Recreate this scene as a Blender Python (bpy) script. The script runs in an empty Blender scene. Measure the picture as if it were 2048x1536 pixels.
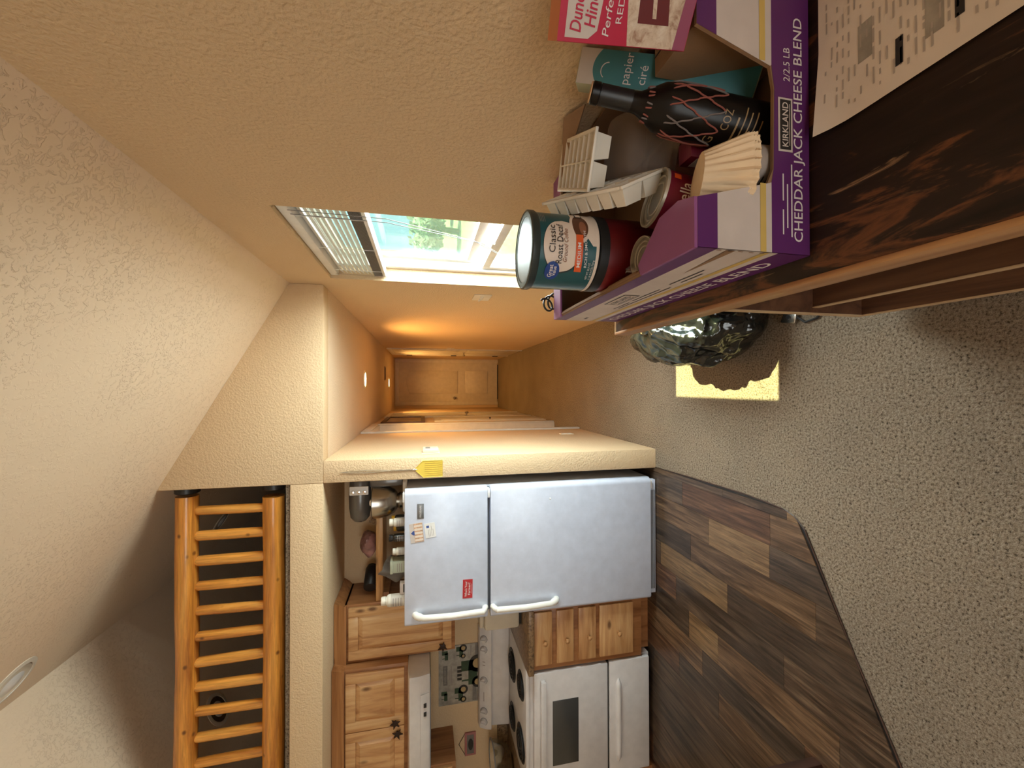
import bpy, bmesh, math, random
from mathutils import Vector, Matrix, Euler, noise as mnoise
random.seed(7)
PI = math.pi
scene = bpy.context.scene
C = scene.collection

# ------------------------------------------------------------------ camera
FPX = 828.0                                   # focal length in pixels of the 2048 px wide frame
pitch = math.atan(178 / FPX); yaw = math.atan(7 / FPX * math.cos(pitch))
fw = Vector((math.sin(yaw) * math.cos(pitch), math.cos(yaw) * math.cos(pitch), -math.sin(pitch)))
rt = Vector((math.cos(yaw), -math.sin(yaw), 0)); up = rt.cross(fw)
cam_data = bpy.data.cameras.new('camera'); cam = bpy.data.objects.new('camera', cam_data); C.objects.link(cam)
m = Matrix((-up, rt, -fw)).transposed().to_4x4(); m.translation = Vector((0, 0, 1.57))   # phone held sideways: picture-left is up
cam.matrix_world = m
cam_data.sensor_fit = 'HORIZONTAL'; cam_data.sensor_width = 36; cam_data.lens = FPX / 2048 * 36
cam_data.clip_start = 0.02
scene.camera = cam

# ------------------------------------------------------------------ world, sun, daylight, exposure
world = bpy.data.worlds.new('world'); scene.world = world; world.use_nodes = True
bg = world.node_tree.nodes['Background']; bg.inputs[0].default_value = (0.42, 0.78, 1.0, 1); bg.inputs[1].default_value = 0.85
def lamp(name, kind, loc, direction, energy, color, **kw):
    d = bpy.data.lights.new(name, kind); d.energy = energy; d.color = color
    for k, v in kw.items(): setattr(d, k, v)
    o = bpy.data.objects.new(name, d); C.objects.link(o); o.location = loc
    o.rotation_euler = Vector(direction).to_track_quat('-Z', 'Y').to_euler()
    return o
lamp('sun', 'SUN', (6, 2, 12), (-0.727, 0.0, -1.77), 34.0, (1.0, 0.94, 0.48), angle=0.009)
lamp('daylight_side_window', 'AREA', (0.760, 1.965, 1.25), (-1, 0, 0), 88, (0.96, 0.985, 1.0), shape='RECTANGLE', size=1.6, size_y=0.86)
lamp('daylight_rear_window', 'AREA', (-1.3, -2.9, 1.3), (0, 1, 0), 30, (1.0, 0.91, 0.82), shape='RECTANGLE', size=2.6, size_y=1.7)
vs = scene.view_settings
vs.view_transform = 'Standard'; vs.look = 'None'; vs.gamma = 1.0; vs.use_curve_mapping = False; vs.exposure = 0.85
scene.cycles.use_denoising = True
scene.cycles.use_adaptive_sampling = True; scene.cycles.adaptive_threshold = 0.06
scene.cycles.max_bounces = 8; scene.cycles.diffuse_bounces = 5; scene.cycles.glossy_bounces = 3; scene.cycles.transparent_max_bounces = 16
scene.cycles.caustics_reflective = False; scene.cycles.caustics_refractive = False
scene.cycles.sample_clamp_indirect = 6

# ------------------------------------------------------------------ helpers
class MB:
    """collects verts and faces of one mesh"""
    def __init__(s): s.v = []; s.f = []
    def add(s, vs, fs):
        n = len(s.v); s.v += [Vector(p) for p in vs]; s.f += [tuple(i + n for i in f) for f in fs]; return s
    def box(s, x0, x1, y0, y1, z0, z1):
        return s.add([(x0,y0,z0),(x1,y0,z0),(x1,y1,z0),(x0,y1,z0),(x0,y0,z1),(x1,y0,z1),(x1,y1,z1),(x0,y1,z1)],
                     [(0,3,2,1),(4,5,6,7),(0,1,5,4),(1,2,6,5),(2,3,7,6),(3,0,4,7)])
    def prism(s, pts, axis, a, b):
        """polygon extruded along an axis: axis x -> pts are (y,z), y -> (x,z), z -> (x,y)"""
        def q(p, t): return {'x': (t, p[0], p[1]), 'y': (p[0], t, p[1]), 'z': (p[0], p[1], t)}[axis]
        n = len(pts)
        return s.add([q(p, a) for p in pts] + [q(p, b) for p in pts],
                     [tuple(range(n - 1, -1, -1)), tuple(range(n, 2 * n))] + [(i, (i + 1) % n, n + (i + 1) % n, n + i) for i in range(n)])
    def lathe(s, prof, c=(0,0,0), seg=32, rot=None, squash=(1,1)):
        vs = []; fs = []; c = Vector(c)
        for r, z in prof:
            for k in range(seg):
                a = 2 * PI * k / seg
                p = Vector((r * math.cos(a) * squash[0], r * math.sin(a) * squash[1], z))
                if rot: p = rot @ p
                vs.append(p + c)
        n = len(prof)
        for i in range(n - 1):
            for k in range(seg):
                j = (k + 1) % seg
                fs.append((i * seg + k, i * seg + j, (i + 1) * seg + j, (i + 1) * seg + k))
        if prof[0][0] > 1e-6: fs.append(tuple(range(seg - 1, -1, -1)))
        if prof[-1][0] > 1e-6: fs.append(tuple((n - 1) * seg + k for k in range(seg)))
        return s.add(vs, fs)
    def tube(s, pts, r, seg=8, caps=True):
        pts = [Vector(p) for p in pts]; vs = []; fs = []; n = len(pts)
        rr = r if isinstance(r, (list, tuple)) else [r] * n
        nrm = None
        for i, p in enumerate(pts):
            t = (pts[min(i + 1, n - 1)] - pts[max(i - 1, 0)]).normalized()
            if nrm is None: nrm = t.orthogonal().normalized()
            nrm = (nrm - t * nrm.dot(t)).normalized(); bn = t.cross(nrm)
            for k in range(seg):
                a = 2 * PI * k / seg
                vs.append(p + (nrm * math.cos(a) + bn * math.sin(a)) * rr[i])
        for i in range(n - 1):
            for k in range(seg):
                j = (k + 1) % seg
                fs.append((i * seg + k, i * seg + j, (i + 1) * seg + j, (i + 1) * seg + k))
        if caps: fs += [tuple(range(seg - 1, -1, -1)), tuple((n - 1) * seg + k for k in range(seg))]
        return s.add(vs, fs)
    def cols(s, x0, x1, lo, hi, n, fn):
        """flat shape between lo(x) and hi(x), mapped to 3D by fn(x, y)"""
        vs = []; fs = []
        for i in range(n + 1):
            x = x0 + (x1 - x0) * i / n
            vs += [fn(x, lo(x)), fn(x, hi(x))]
            if i: fs.append((2 * i - 2, 2 * i, 2 * i + 1, 2 * i - 1))
        return s.add(vs, fs)
    def rect(s, x0, x1, y0, y1, fn, n=1): return s.cols(x0, x1, lambda x: y0, lambda x: y1, n, fn)
    def ell(s, cx, cy, rx, ry, fn, n=24):
        h = lambda x: ry * math.sqrt(max(0, 1 - ((x - cx) / rx) ** 2))
        return s.cols(cx - rx, cx + rx, lambda x: cy - h(x), lambda x: cy + h(x), n, fn)
    def out(s, name, mat, parent=None, bevel=0, smooth=False, segs=2, angle=0.6, weld=False):
        off = ORIGIN.get(parent, Vector((0, 0, 0))) if parent else Vector((0, 0, 0))
        me = bpy.data.meshes.new(name)
        bm = bmesh.new(); bv = [bm.verts.new(p - off) for p in s.v]
        for f in s.f:
            try: bm.faces.new([bv[i] for i in f])
            except ValueError: pass
        if weld: bmesh.ops.remove_doubles(bm, verts=bm.verts, dist=1e-5)
        bmesh.ops.recalc_face_normals(bm, faces=bm.faces)
        if bevel:
            ed = [e for e in bm.edges if len(e.link_faces) == 2 and e.calc_face_angle(0) > angle]
            bmesh.ops.bevel(bm, geom=ed, offset=bevel, segments=segs, affect='EDGES', profile=0.5, clamp_overlap=True)
        bm.to_mesh(me); bm.free()
        if smooth or bevel:
            me.shade_smooth(); me.set_sharp_from_angle(angle=0.7)
        me.materials.append(mat)
        o = bpy.data.objects.new(name, me); C.objects.link(o)
        if parent: o.parent = parent; ORIGIN[o] = off
        return o
ORIGIN = {}
def thing(name, label, cat, loc=(0,0,0), rot=None, group=None):
    """an Empty at the thing's base; parts are then given in world space, or in local space when rot is set"""
    o = bpy.data.objects.new(name, None); C.objects.link(o); o.location = loc; o.empty_display_size = 0.05
    o['label'] = label; o['category'] = cat
    if group: o['group'] = group
    if rot is not None: o.rotation_euler = rot; ORIGIN[o] = Vector((0,0,0))
    else: ORIGIN[o] = Vector(loc)
    return o
def tag(o, label, cat, group=None):
    o['label'] = label; o['category'] = cat
    if group: o['group'] = group
    return o
def struct(o, label=None):
    o['kind'] = 'structure'
    if label: o['label'] = label
    return o
def part_label(o, label): o['label'] = label; return o
TEXT = {}
def text2d(txt, size=1.0, width=None, bold=0.0, shear=0.0):
    """verts (centred on 0,0) and faces of a line of lettering"""
    cu = bpy.data.curves.new('t', 'FONT'); cu.body = txt; cu.size = 1; cu.offset = bold; cu.shear = shear; cu.resolution_u = 3
    ob = bpy.data.objects.new('t', cu); C.objects.link(ob)
    dg = bpy.context.evaluated_depsgraph_get(); ev = ob.evaluated_get(dg)
    me = ev.to_mesh()
    v = [(p.co.x, p.co.y) for p in me.vertices]; f = [tuple(p.vertices) for p in me.polygons]
    ev.to_mesh_clear(); bpy.data.objects.remove(ob); bpy.data.curves.remove(cu)
    x0 = min(p[0] for p in v); x1 = max(p[0] for p in v); y0 = min(p[1] for p in v); y1 = max(p[1] for p in v)
    sx = size if width is None else width / (x1 - x0)
    return [((x - (x0 + x1) / 2) * sx, (y - (y0 + y1) / 2) * size) for x, y in v], f
def lettering(txt, mat, fn, size, parent, width=None, bold=0.0, shear=0.0, name='lettering'):
    v, f = text2d(txt, size, width, bold, shear)
    return MB().add([fn(x, y) for x, y in v], f).out(name, mat, parent)

# ------------------------------------------------------------------ materials
def nodes(name):
    mt = bpy.data.materials.new(name); mt.use_nodes = True; nt = mt.node_tree
    return mt, nt, nt.nodes['Principled BSDF']
def coords(nt, scale, kind='Object'):
    tc = nt.nodes.new('ShaderNodeTexCoord'); mp = nt.nodes.new('ShaderNodeMapping'); mp.inputs['Scale'].default_value = scale
    nt.links.new(tc.outputs[kind], mp.inputs['Vector']); return mp
def ramp(nt, src, stops):
    r = nt.nodes.new('ShaderNodeValToRGB'); e = r.color_ramp.elements
    while len(e) < len(stops): e.new(0.5)
    for el, (p, c) in zip(e, stops): el.position = p; el.color = (*c, 1) if len(c) == 3 else c
    nt.links.new(src, r.inputs[0]); return r.outputs[0]
def noise(nt, vec, scale, detail=4, rough=0.55, dist=0.0):
    n = nt.nodes.new('ShaderNodeTexNoise'); n.inputs['Scale'].default_value = scale; n.inputs['Detail'].default_value = detail
    n.inputs['Roughness'].default_value = rough; n.inputs['Distortion'].default_value = dist
    nt.links.new(vec, n.inputs['Vector']); return n.outputs['Fac']
def bump(nt, b, h, strength, dist):
    n = nt.nodes.new('ShaderNodeBump'); n.inputs['Strength'].default_value = strength; n.inputs['Distance'].default_value = dist
    nt.links.new(h, n.inputs['Height']); nt.links.new(n.outputs[0], b.inputs['Normal'])
def plain(name, col, rough=0.5, metal=0.0, var=0.06, vs=14, bmp=0.0, bs=120, coat=0.0, spec=0.5, stretch=(1,1,1)):
    mt, nt, b = nodes(name); mp = coords(nt, stretch)
    n = noise(nt, mp.outputs[0], vs)
    lo = tuple(max(0, c * (1 - var)) for c in col); hi = tuple(min(1, c * (1 + var)) for c in col)
    nt.links.new(ramp(nt, n, [(0.3, lo), (0.7, hi)]), b.inputs['Base Color'])
    b.inputs['Roughness'].default_value = rough; b.inputs['Metallic'].default_value = metal
    b.inputs['Coat Weight'].default_value = coat; b.inputs['Specular IOR Level'].default_value = spec
    if bmp: bump(nt, b, noise(nt, mp.outputs[0], bs, 3), bmp, 0.004)
    return mt
def wood(name, dark, mid, light, axis='z', rough=0.4, scale=1.0, knots=True, coat=0.1, rnd=0.0, ks=None, fine=0.0):
    mt, nt, b = nodes(name)
    st = {'x': (1.2, 14, 14), 'y': (14, 1.2, 14), 'z': (14, 14, 1.2)}[axis]
    mp = coords(nt, tuple(s * scale for s in st))
    vec = mp.outputs[0]
    if rnd:
        oi = nt.nodes.new('ShaderNodeObjectInfo'); ad = nt.nodes.new('ShaderNodeVectorMath'); ad.operation = 'MULTIPLY_ADD'
        ad.inputs[1].default_value = (37, 19, 53)
        nt.links.new(oi.outputs['Random'], ad.inputs[0]); nt.links.new(vec, ad.inputs[2]); vec = ad.outputs[0]
    n1 = noise(nt, vec, 1.0, 6, 0.6, 1.2)
    col = ramp(nt, n1, [(0.33, dark), (0.49, mid), (0.66, light)])
    if knots:
        mp2 = coords(nt, ks or tuple({'x': (3.2, 7, 7), 'y': (7, 3.2, 7), 'z': (7, 7, 3.2)}[axis][i] * scale for i in range(3)))
        vo = nt.nodes.new('ShaderNodeTexVoronoi'); vo.inputs['Scale'].default_value = 1.0; nt.links.new(mp2.outputs[0], vo.inputs['Vector'])
        k = ramp(nt, vo.outputs['Distance'], [(0.05, (1, 1, 1)), (0.13, (0, 0, 0))])
        mx = nt.nodes.new('ShaderNodeMixRGB'); mx.inputs[2].default_value = (*[c * 0.45 for c in dark], 1)
        nt.links.new(k, mx.inputs[0]); nt.links.new(col, mx.inputs[1]); col = mx.outputs[0]
    if fine:
        mp3 = coords(nt, {'x': (4, 90, 90), 'y': (90, 4, 90), 'z': (90, 90, 4)}[axis]); g = ramp(nt, noise(nt, mp3.outputs[0], 1.0, 5, 0.7, 0.5), [(0.36, (1 - fine,) * 3), (0.62, (1 + fine * 0.6,) * 3)])
        mf = nt.nodes.new('ShaderNodeMixRGB'); mf.blend_type = 'MULTIPLY'; mf.inputs[0].default_value = 1; nt.links.new(col, mf.inputs[1]); nt.links.new(g, mf.inputs[2]); col = mf.outputs[0]
    if rnd:
        hs = nt.nodes.new('ShaderNodeHueSaturation'); mr = nt.nodes.new('ShaderNodeMapRange')
        mr.inputs['To Min'].default_value = 1 - rnd; mr.inputs['To Max'].default_value = 1 + rnd
        nt.links.new(oi.outputs['Random'], mr.inputs[0]); nt.links.new(mr.outputs[0], hs.inputs['Value'])
        nt.links.new(col, hs.inputs['Color']); col = hs.outputs[0]
    nt.links.new(col, b.inputs['Base Color']); b.inputs['Roughness'].default_value = rough; b.inputs['Coat Weight'].default_value = coat
    bump(nt, b, n1, 0.15, 0.002)
    return mt
def plaster(name, col, kind):
    mt, nt, b = nodes(name); mp = coords(nt, (1, 1, 1))
    n = noise(nt, mp.outputs[0], 1.3)
    nt.links.new(ramp(nt, n, [(0.3, tuple(c * 0.97 for c in col)), (0.7, tuple(min(1, c * 1.03) for c in col))]), b.inputs['Base Color'])
    b.inputs['Roughness'].default_value = 0.85; b.inputs['Specular IOR Level'].default_value = 0.2
    if kind == 'peel':
        h = ramp(nt, noise(nt, mp.outputs[0], 105, 2, 0.5), [(0.35, (0, 0, 0)), (0.65, (1, 1, 1))])
        bump(nt, b, h, 0.38, 0.004)
    else:                                    # knockdown: flattened blobs with ragged edges, denser in patches
        h1 = noise(nt, mp.outputs[0], 46, 5, 0.6, 0.9)
        h = ramp(nt, h1, [(0.53, (0, 0, 0)), (0.57, (1, 1, 1))])
        dense = ramp(nt, noise(nt, mp.outputs[0], 1.6, 3), [(0.40, (0.1, 0.1, 0.1)), (0.60, (1, 1, 1))])
        mu = nt.nodes.new('ShaderNodeMixRGB'); mu.blend_type = 'MULTIPLY'; mu.inputs[0].default_value = 1
        nt.links.new(h, mu.inputs[1]); nt.links.new(dense, mu.inputs[2])
        bump(nt, b, mu.outputs[0], 0.6, 0.007)
    return mt
def carpet():
    mt, nt, b = nodes('carpet'); mp = coords(nt, (1, 1, 1))
    n = noise(nt, mp.outputs[0], 115, 4, 0.7); big = noise(nt, mp.outputs[0], 2.5, 3)
    c = ramp(nt, n, [(0.34, (0.06, 0.046, 0.032)), (0.44, (0.265, 0.206, 0.15)), (0.54, (0.345, 0.275, 0.205)), (0.72, (0.46, 0.385, 0.30))])
    g = ramp(nt, big, [(0.3, (0.90, 0.90, 0.90)), (0.7, (1.08, 1.07, 1.05))])
    mu = nt.nodes.new('ShaderNodeMixRGB'); mu.blend_type = 'MULTIPLY'; mu.inputs[0].default_value = 1
    nt.links.new(c, mu.inputs[1]); nt.links.new(g, mu.inputs[2]); nt.links.new(mu.outputs[0], b.inputs['Base Color'])
    b.inputs['Roughness'].default_value = 1.0; b.inputs['Specular IOR Level'].default_value = 0.05
    bump(nt, b, n, 1.0, 0.016)
    return mt
def glassy(name, tint, gloss=0.08, rough=0.02):
    mt = bpy.data.materials.new(name); mt.use_nodes = True; nt = mt.node_tree; nt.nodes.clear()
    o = nt.nodes.new('ShaderNodeOutputMaterial'); mx = nt.nodes.new('ShaderNodeMixShader'); t = nt.nodes.new('ShaderNodeBsdfTransparent')
    g = nt.nodes.new('ShaderNodeBsdfGlossy'); g.inputs['Roughness'].default_value = rough; t.inputs[0].default_value = (*tint, 1)
    mx.inputs[0].default_value = gloss
    nt.links.new(t.outputs[0], mx.inputs[1]); nt.links.new(g.outputs[0], mx.inputs[2]); nt.links.new(mx.outputs[0], o.inputs[0])
    return mt
def mesh_screen(name, col, cover):
    mt = bpy.data.materials.new(name); mt.use_nodes = True; nt = mt.node_tree; nt.nodes.clear()
    o = nt.nodes.new('ShaderNodeOutputMaterial'); mx = nt.nodes.new('ShaderNodeMixShader'); t = nt.nodes.new('ShaderNodeBsdfTransparent'); d = nt.nodes.new('ShaderNodeBsdfDiffuse')
    d.inputs[0].default_value = (*col, 1); mx.inputs[0].default_value = cover
    tl = nt.nodes.new('ShaderNodeBsdfTranslucent'); tl.inputs[0].default_value = (*col, 1); m2 = nt.nodes.new('ShaderNodeMixShader')
    nt.links.new(d.outputs[0], m2.inputs[1]); nt.links.new(tl.outputs[0], m2.inputs[2])
    nt.links.new(t.outputs[0], mx.inputs[1]); nt.links.new(m2.outputs[0], mx.inputs[2]); nt.links.new(mx.outputs[0], o.inputs[0])
    return mt
def emit(name, col, s):
    mt, nt, b = nodes(name); b.inputs['Emission Color'].default_value = (*col, 1); b.inputs['Emission Strength'].default_value = s
    b.inputs['Base Color'].default_value = (*col, 1); return mt
def rustic():
    mt, nt, b = nodes('rustic_tabletop'); mp = coords(nt, (17, 1.9, 17))
    n = noise(nt, mp.outputs[0], 1.0, 7, 0.62, 1.5)
    c = ramp(nt, n, [(0.30, (0.010, 0.006, 0.004)), (0.50, (0.026, 0.014, 0.009)), (0.56, (0.16, 0.06, 0.025)), (0.60, (0.10, 0.04, 0.018)), (0.66, (0.035, 0.018, 0.011))])
    mp2 = coords(nt, (30, 4.5, 30)); n2 = noise(nt, mp2.outputs[0], 1.0, 6, 0.7, 0.8)
    k = ramp(nt, n2, [(0.60, (0, 0, 0)), (0.68, (1, 1, 1))])
    mp3 = coords(nt, (5, 1.6, 5)); pt = ramp(nt, noise(nt, mp3.outputs[0], 1.0, 2), [(0.48, (0, 0, 0)), (0.62, (1, 1, 1))])
    mu = nt.nodes.new('ShaderNodeMixRGB'); mu.blend_type = 'MULTIPLY'; mu.inputs[0].default_value = 1
    nt.links.new(k, mu.inputs[1]); nt.links.new(pt, mu.inputs[2])
    mx = nt.nodes.new('ShaderNodeMixRGB'); mx.inputs[2].default_value = (0.42, 0.25, 0.14, 1)
    nt.links.new(mu.outputs[0], mx.inputs[0]); nt.links.new(c, mx.inputs[1]); nt.links.new(mx.outputs[0], b.inputs['Base Color'])
    b.inputs['Roughness'].default_value = 0.5; b.inputs['Specular IOR Level'].default_value = 0.25
    return mt
def granite():
    mt, nt, b = nodes('granite_laminate'); mp = coords(nt, (1, 1, 1))
    n = noise(nt, mp.outputs[0], 45, 6, 0.7, 0.5)
    c = ramp(nt, n, [(0.32, (0.035, 0.02, 0.012)), (0.46, (0.17, 0.10, 0.05)), (0.58, (0.30, 0.19, 0.10)), (0.70, (0.10, 0.055, 0.03))])
    nt.links.new(c, b.inputs['Base Color']); b.inputs['Roughness'].default_value = 0.35
    return mt
def cake_photo():
    mt, nt, b = nodes('printed_cake_photo'); mp = coords(nt, (1, 1, 1))
    n = noise(nt, mp.outputs[0], 60, 5, 0.65, 0.6)
    c = ramp(nt, n, [(0.3, (0.30, 0.14, 0.08)), (0.5, (0.62, 0.48, 0.36)), (0.7, (0.75, 0.64, 0.52))])
    nt.links.new(c, b.inputs['Base Color']); b.inputs['Roughness'].default_value = 0.4
    return mt
M = dict(
    wall=plaster('cream_wall', (0.68, 0.505, 0.315), 'peel'), ceil=plaster('cream_ceiling', (0.84, 0.66, 0.475), 'knock'),
    hallceil=plaster('hall_ceiling', (0.70, 0.55, 0.39), 'peel'),
    carpet=carpet(), trim=plain('white_trim', (0.70, 0.66, 0.60), 0.4), doorw=plain('white_door', (0.68, 0.62, 0.52), 0.42),
    vinyl=plain('white_vinyl', (0.78, 0.76, 0.73), 0.35), blind=plain('blind_slat', (0.80, 0.80, 0.78), 0.4),
    enamel=plain('white_enamel', (0.58, 0.625, 0.745), 0.28, bmp=0.06, bs=260, coat=0.2), enamel2=plain('range_enamel', (0.66, 0.63, 0.62), 0.3, coat=0.2),
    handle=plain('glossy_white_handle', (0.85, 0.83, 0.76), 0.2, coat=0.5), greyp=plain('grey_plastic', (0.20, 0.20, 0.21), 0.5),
    gasket=plain('grey_gasket', (0.16, 0.17, 0.18), 0.6),
    oakz=wood('cabinet_wood', (0.40, 0.185, 0.072), (0.60, 0.335, 0.145), (0.70, 0.45, 0.22), 'z'),
    oakx=wood('cabinet_wood_horizontal', (0.40, 0.185, 0.072), (0.60, 0.335, 0.145), (0.70, 0.45, 0.22), 'x'),
    oakdark=wood('cabinet_wood_frame', (0.21, 0.08, 0.028), (0.34, 0.145, 0.052), (0.43, 0.20, 0.08), 'z', knots=False),
    crown=wood('crown_wood', (0.22, 0.08, 0.025), (0.36, 0.15, 0.05), (0.46, 0.21, 0.075), 'x'),
    board=wood('shelf_board_wood', (0.36, 0.17, 0.06), (0.55, 0.29, 0.11), (0.66, 0.40, 0.17), 'x'),
    logx=wood('pine_log', (0.38, 0.12, 0.018), (0.60, 0.235, 0.035), (0.72, 0.33, 0.06), 'x', 0.3, knots=True, coat=0.4, ks=(8, 10, 10), fine=0.25),
    logz=wood('pine_spindle', (0.42, 0.14, 0.02), (0.66, 0.28, 0.045), (0.78, 0.38, 0.08), 'z', 0.3, knots=True, coat=0.4, ks=(10, 10, 8), fine=0.25),
    black=plain('black_plastic', (0.012, 0.012, 0.013), 0.4), bronze=plain('dark_bronze', (0.035, 0.02, 0.015), 0.45, 0.6),
    knob=plain('wooden_knob', (0.42, 0.21, 0.08), 0.35), steel=plain('brushed_steel', (0.55, 0.52, 0.47), 0.25, 1.0), chrome=plain('chrome', (0.8, 0.8, 0.8), 0.1, 1.0),
    tin=plain('tin_lid', (0.50, 0.45, 0.36), 0.35, 0.35), nickel=plain('satin_nickel', (0.45, 0.40, 0.33), 0.35, 0.9),
    mixer=plain('grey_mixer_enamel', (0.13, 0.12, 0.11), 0.3, 0.3, coat=0.4),
    glass=glassy('window_glass', (0.93, 0.98, 0.97), 0.06), clear=glassy('clear_plastic', (0.93, 0.90, 0.88), 0.2, 0.10), bowl=glassy('clear_glass', (0.82, 0.82, 0.78), 0.22),
    ovenglass=plain('oven_glass', (0.05, 0.05, 0.048), 0.3, coat=0.1), coil=plain('burner_coil', (0.012, 0.012, 0.012), 0.5),
    rust=rustic(), tableedge=wood('table_edge_wood', (0.20, 0.085, 0.03), (0.36, 0.17, 0.065), (0.48, 0.26, 0.11), 'y', 0.45),
    tablebase=wood('table_base_wood', (0.07, 0.028, 0.014), (0.12, 0.05, 0.024), (0.17, 0.075, 0.035), 'y', 0.5, knots=False), tablelip=plain('light_edge_banding', (0.55, 0.38, 0.22), 0.5),
    granite=granite(), purple=plain('purple_print', (0.105, 0.020, 0.125), 0.45), purpleflap=plain('purple_flap', (0.27, 0.085, 0.24), 0.5),
    card=plain('white_printed_card', (0.60, 0.52, 0.47), 0.6), kraft=plain('kraft_cardboard', (0.27, 0.155, 0.08), 0.8, bmp=0.1), yellowband=plain('gold_print', (0.62, 0.43, 0.12), 0.5),
    whiteink=plain('white_ink', (0.74, 0.68, 0.66), 0.5), blackink=plain('black_ink', (0.018, 0.016, 0.016), 0.5), greyink=plain('grey_ink', (0.30, 0.26, 0.235), 0.6),
    teal=plain('teal_can_print', (0.012, 0.085, 0.10), 0.3, coat=0.3), cream=plain('cream_print', (0.74, 0.62, 0.52), 0.4), orange=plain('orange_print', (0.68, 0.10, 0.02), 0.4),
    blueprint=plain('blue_print', (0.02, 0.06, 0.26), 0.4), brownink=plain('brown_ink', (0.26, 0.10, 0.05), 0.5), coffee=plain('coffee_print', (0.10, 0.035, 0.015), 0.4),
    canlid=plain('clear_grey_lid', (0.17, 0.24, 0.25), 0.5, spec=0.3), lidrim=plain('dark_lid_rim', (0.03, 0.04, 0.04), 0.35),
    redcan=plain('red_plastic_can', (0.13, 0.006, 0.008), 0.35), maroon=plain('maroon_label', (0.17, 0.008, 0.028), 0.4), tray=plain('white_tray_plastic', (0.76, 0.70, 0.60), 0.4),
    filter=plain('cream_filter_paper', (0.86, 0.68, 0.46), 0.9, bmp=0.15), labelgrey=plain('grey_can_label', (0.40, 0.34, 0.30), 0.5),
    bottle=plain('dark_bottle_glass', (0.008, 0.006, 0.005), 0.3, coat=0.0, spec=0.25), goldink=plain('gold_ink', (0.30, 0.19, 0.08), 0.4), netred=plain('red_net', (0.26, 0.075, 0.055), 0.7), netgrey=plain('grey_net', (0.17, 0.14, 0.13), 0.7),
    cork=plain('pale_cork', (0.55, 0.34, 0.18), 0.7), wax=plain('teal_carton_print', (0.05, 0.20, 0.215), 0.5), waxwhite=plain('pale_carton', (0.55, 0.50, 0.43), 0.5), waxside=plain('pale_green_carton', (0.33, 0.36, 0.26), 0.5),
    cakered=plain('red_carton_print', (0.50, 0.015, 0.055), 0.4), cakedark=plain('dark_red_cake_print', (0.13, 0.012, 0.012), 0.5), cakephoto=cake_photo(), cakeorange=plain('orange_carton_edge', (0.55, 0.19, 0.08), 0.5), cakepurple=plain('mauve_print', (0.30, 0.07, 0.13), 0.5),
    papertext=plain('faint_grey_print', (0.46, 0.40, 0.35), 0.6), paper=plain('office_paper', (0.78, 0.69, 0.60), 0.8), bag=None,
    pillw=plain('white_pill_bottle', (0.76, 0.72, 0.62), 0.4), pilllabel=plain('pill_label', (0.55, 0.50, 0.42), 0.5), yellowcap=plain('yellow_cap', (0.65, 0.38, 0.02), 0.4), darkbottle=plain('dark_brown_bottle', (0.02, 0.017, 0.013), 0.25),
    greenbox=plain('pale_green_box', (0.42, 0.45, 0.34), 0.6), rag=plain('grey_cloth', (0.16, 0.145, 0.13), 0.95, bmp=0.3, bs=300), swat=plain('yellow_swatter_plastic', (0.66, 0.46, 0.05), 0.45), wire=plain('galvanised_wire', (0.36, 0.28, 0.19), 0.45, 0.5),
    therm=plain('ivory_plastic', (0.72, 0.62, 0.46), 0.5), plate=plain('white_switch_plate', (0.80, 0.72, 0.60), 0.4), vent=plain('brown_vent', (0.25, 0.15, 0.08), 0.6),
    picdark=wood('dark_picture_frame', (0.04, 0.014, 0.007), (0.085, 0.03, 0.014), (0.12, 0.05, 0.025), 'y', knots=False), picart=plain('beige_print', (0.42, 0.30, 0.17), 0.5, var=0.3, vs=9),
    signbase=plain('weathered_tin_sign', (0.36, 0.33, 0.28), 0.5, var=0.3, vs=22), signgrey=plain('grey_sign_print', (0.17, 0.155, 0.14), 0.5, var=0.3), signgreen=plain('green_tractor_print', (0.02, 0.05, 0.022), 0.5, var=0.4), signyellow=plain('tan_wheel_print', (0.42, 0.30, 0.14), 0.5),
    pinkframe=plain('pink_plaque', (0.42, 0.16, 0.15), 0.5), magred=plain('red_sticker', (0.45, 0.015, 0.02), 0.5), magphoto=plain('tan_photo_print', (0.55, 0.33, 0.20), 0.5, var=0.4, vs=60), badge=plain('badge_grey', (0.17, 0.17, 0.17), 0.35, 0.4),
    outgrass=plain('lawn', (0.062, 0.105, 0.050), 0.9, var=0.3, vs=2), outdirt=plain('pale_gravel', (0.105, 0.088, 0.066), 0.9, var=0.2, vs=6), leaf=plain('tree_leaves', (0.055, 0.125, 0.085), 0.8, var=0.5, vs=3), trunk=plain('tree_bark', (0.16, 0.11, 0.07), 0.9),
    orangefood=plain('orange_candy', (0.62, 0.22, 0.10), 0.5), bluebag=plain('printed_bread_bag', (0.32, 0.17, 0.16), 0.3, var=0.5, vs=16, bmp=0.3, bs=30), darkwood=wood('dark_chair_wood', (0.025, 0.012, 0.008), (0.045, 0.02, 0.013), (0.07, 0.03, 0.02), 'z', knots=False),
    bulb=emit('lit_lens', (1.0, 0.80, 0.33), 6.0), screen=mesh_screen('insect_screen', (0.16, 0.24, 0.25), 0.30), haze=mesh_screen('hazy_clear_plastic', (0.62, 0.52, 0.45), 0.30), beige=plain('beige_plastic', (0.56, 0.50, 0.40), 0.5), fabricbag=None,
)
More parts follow.
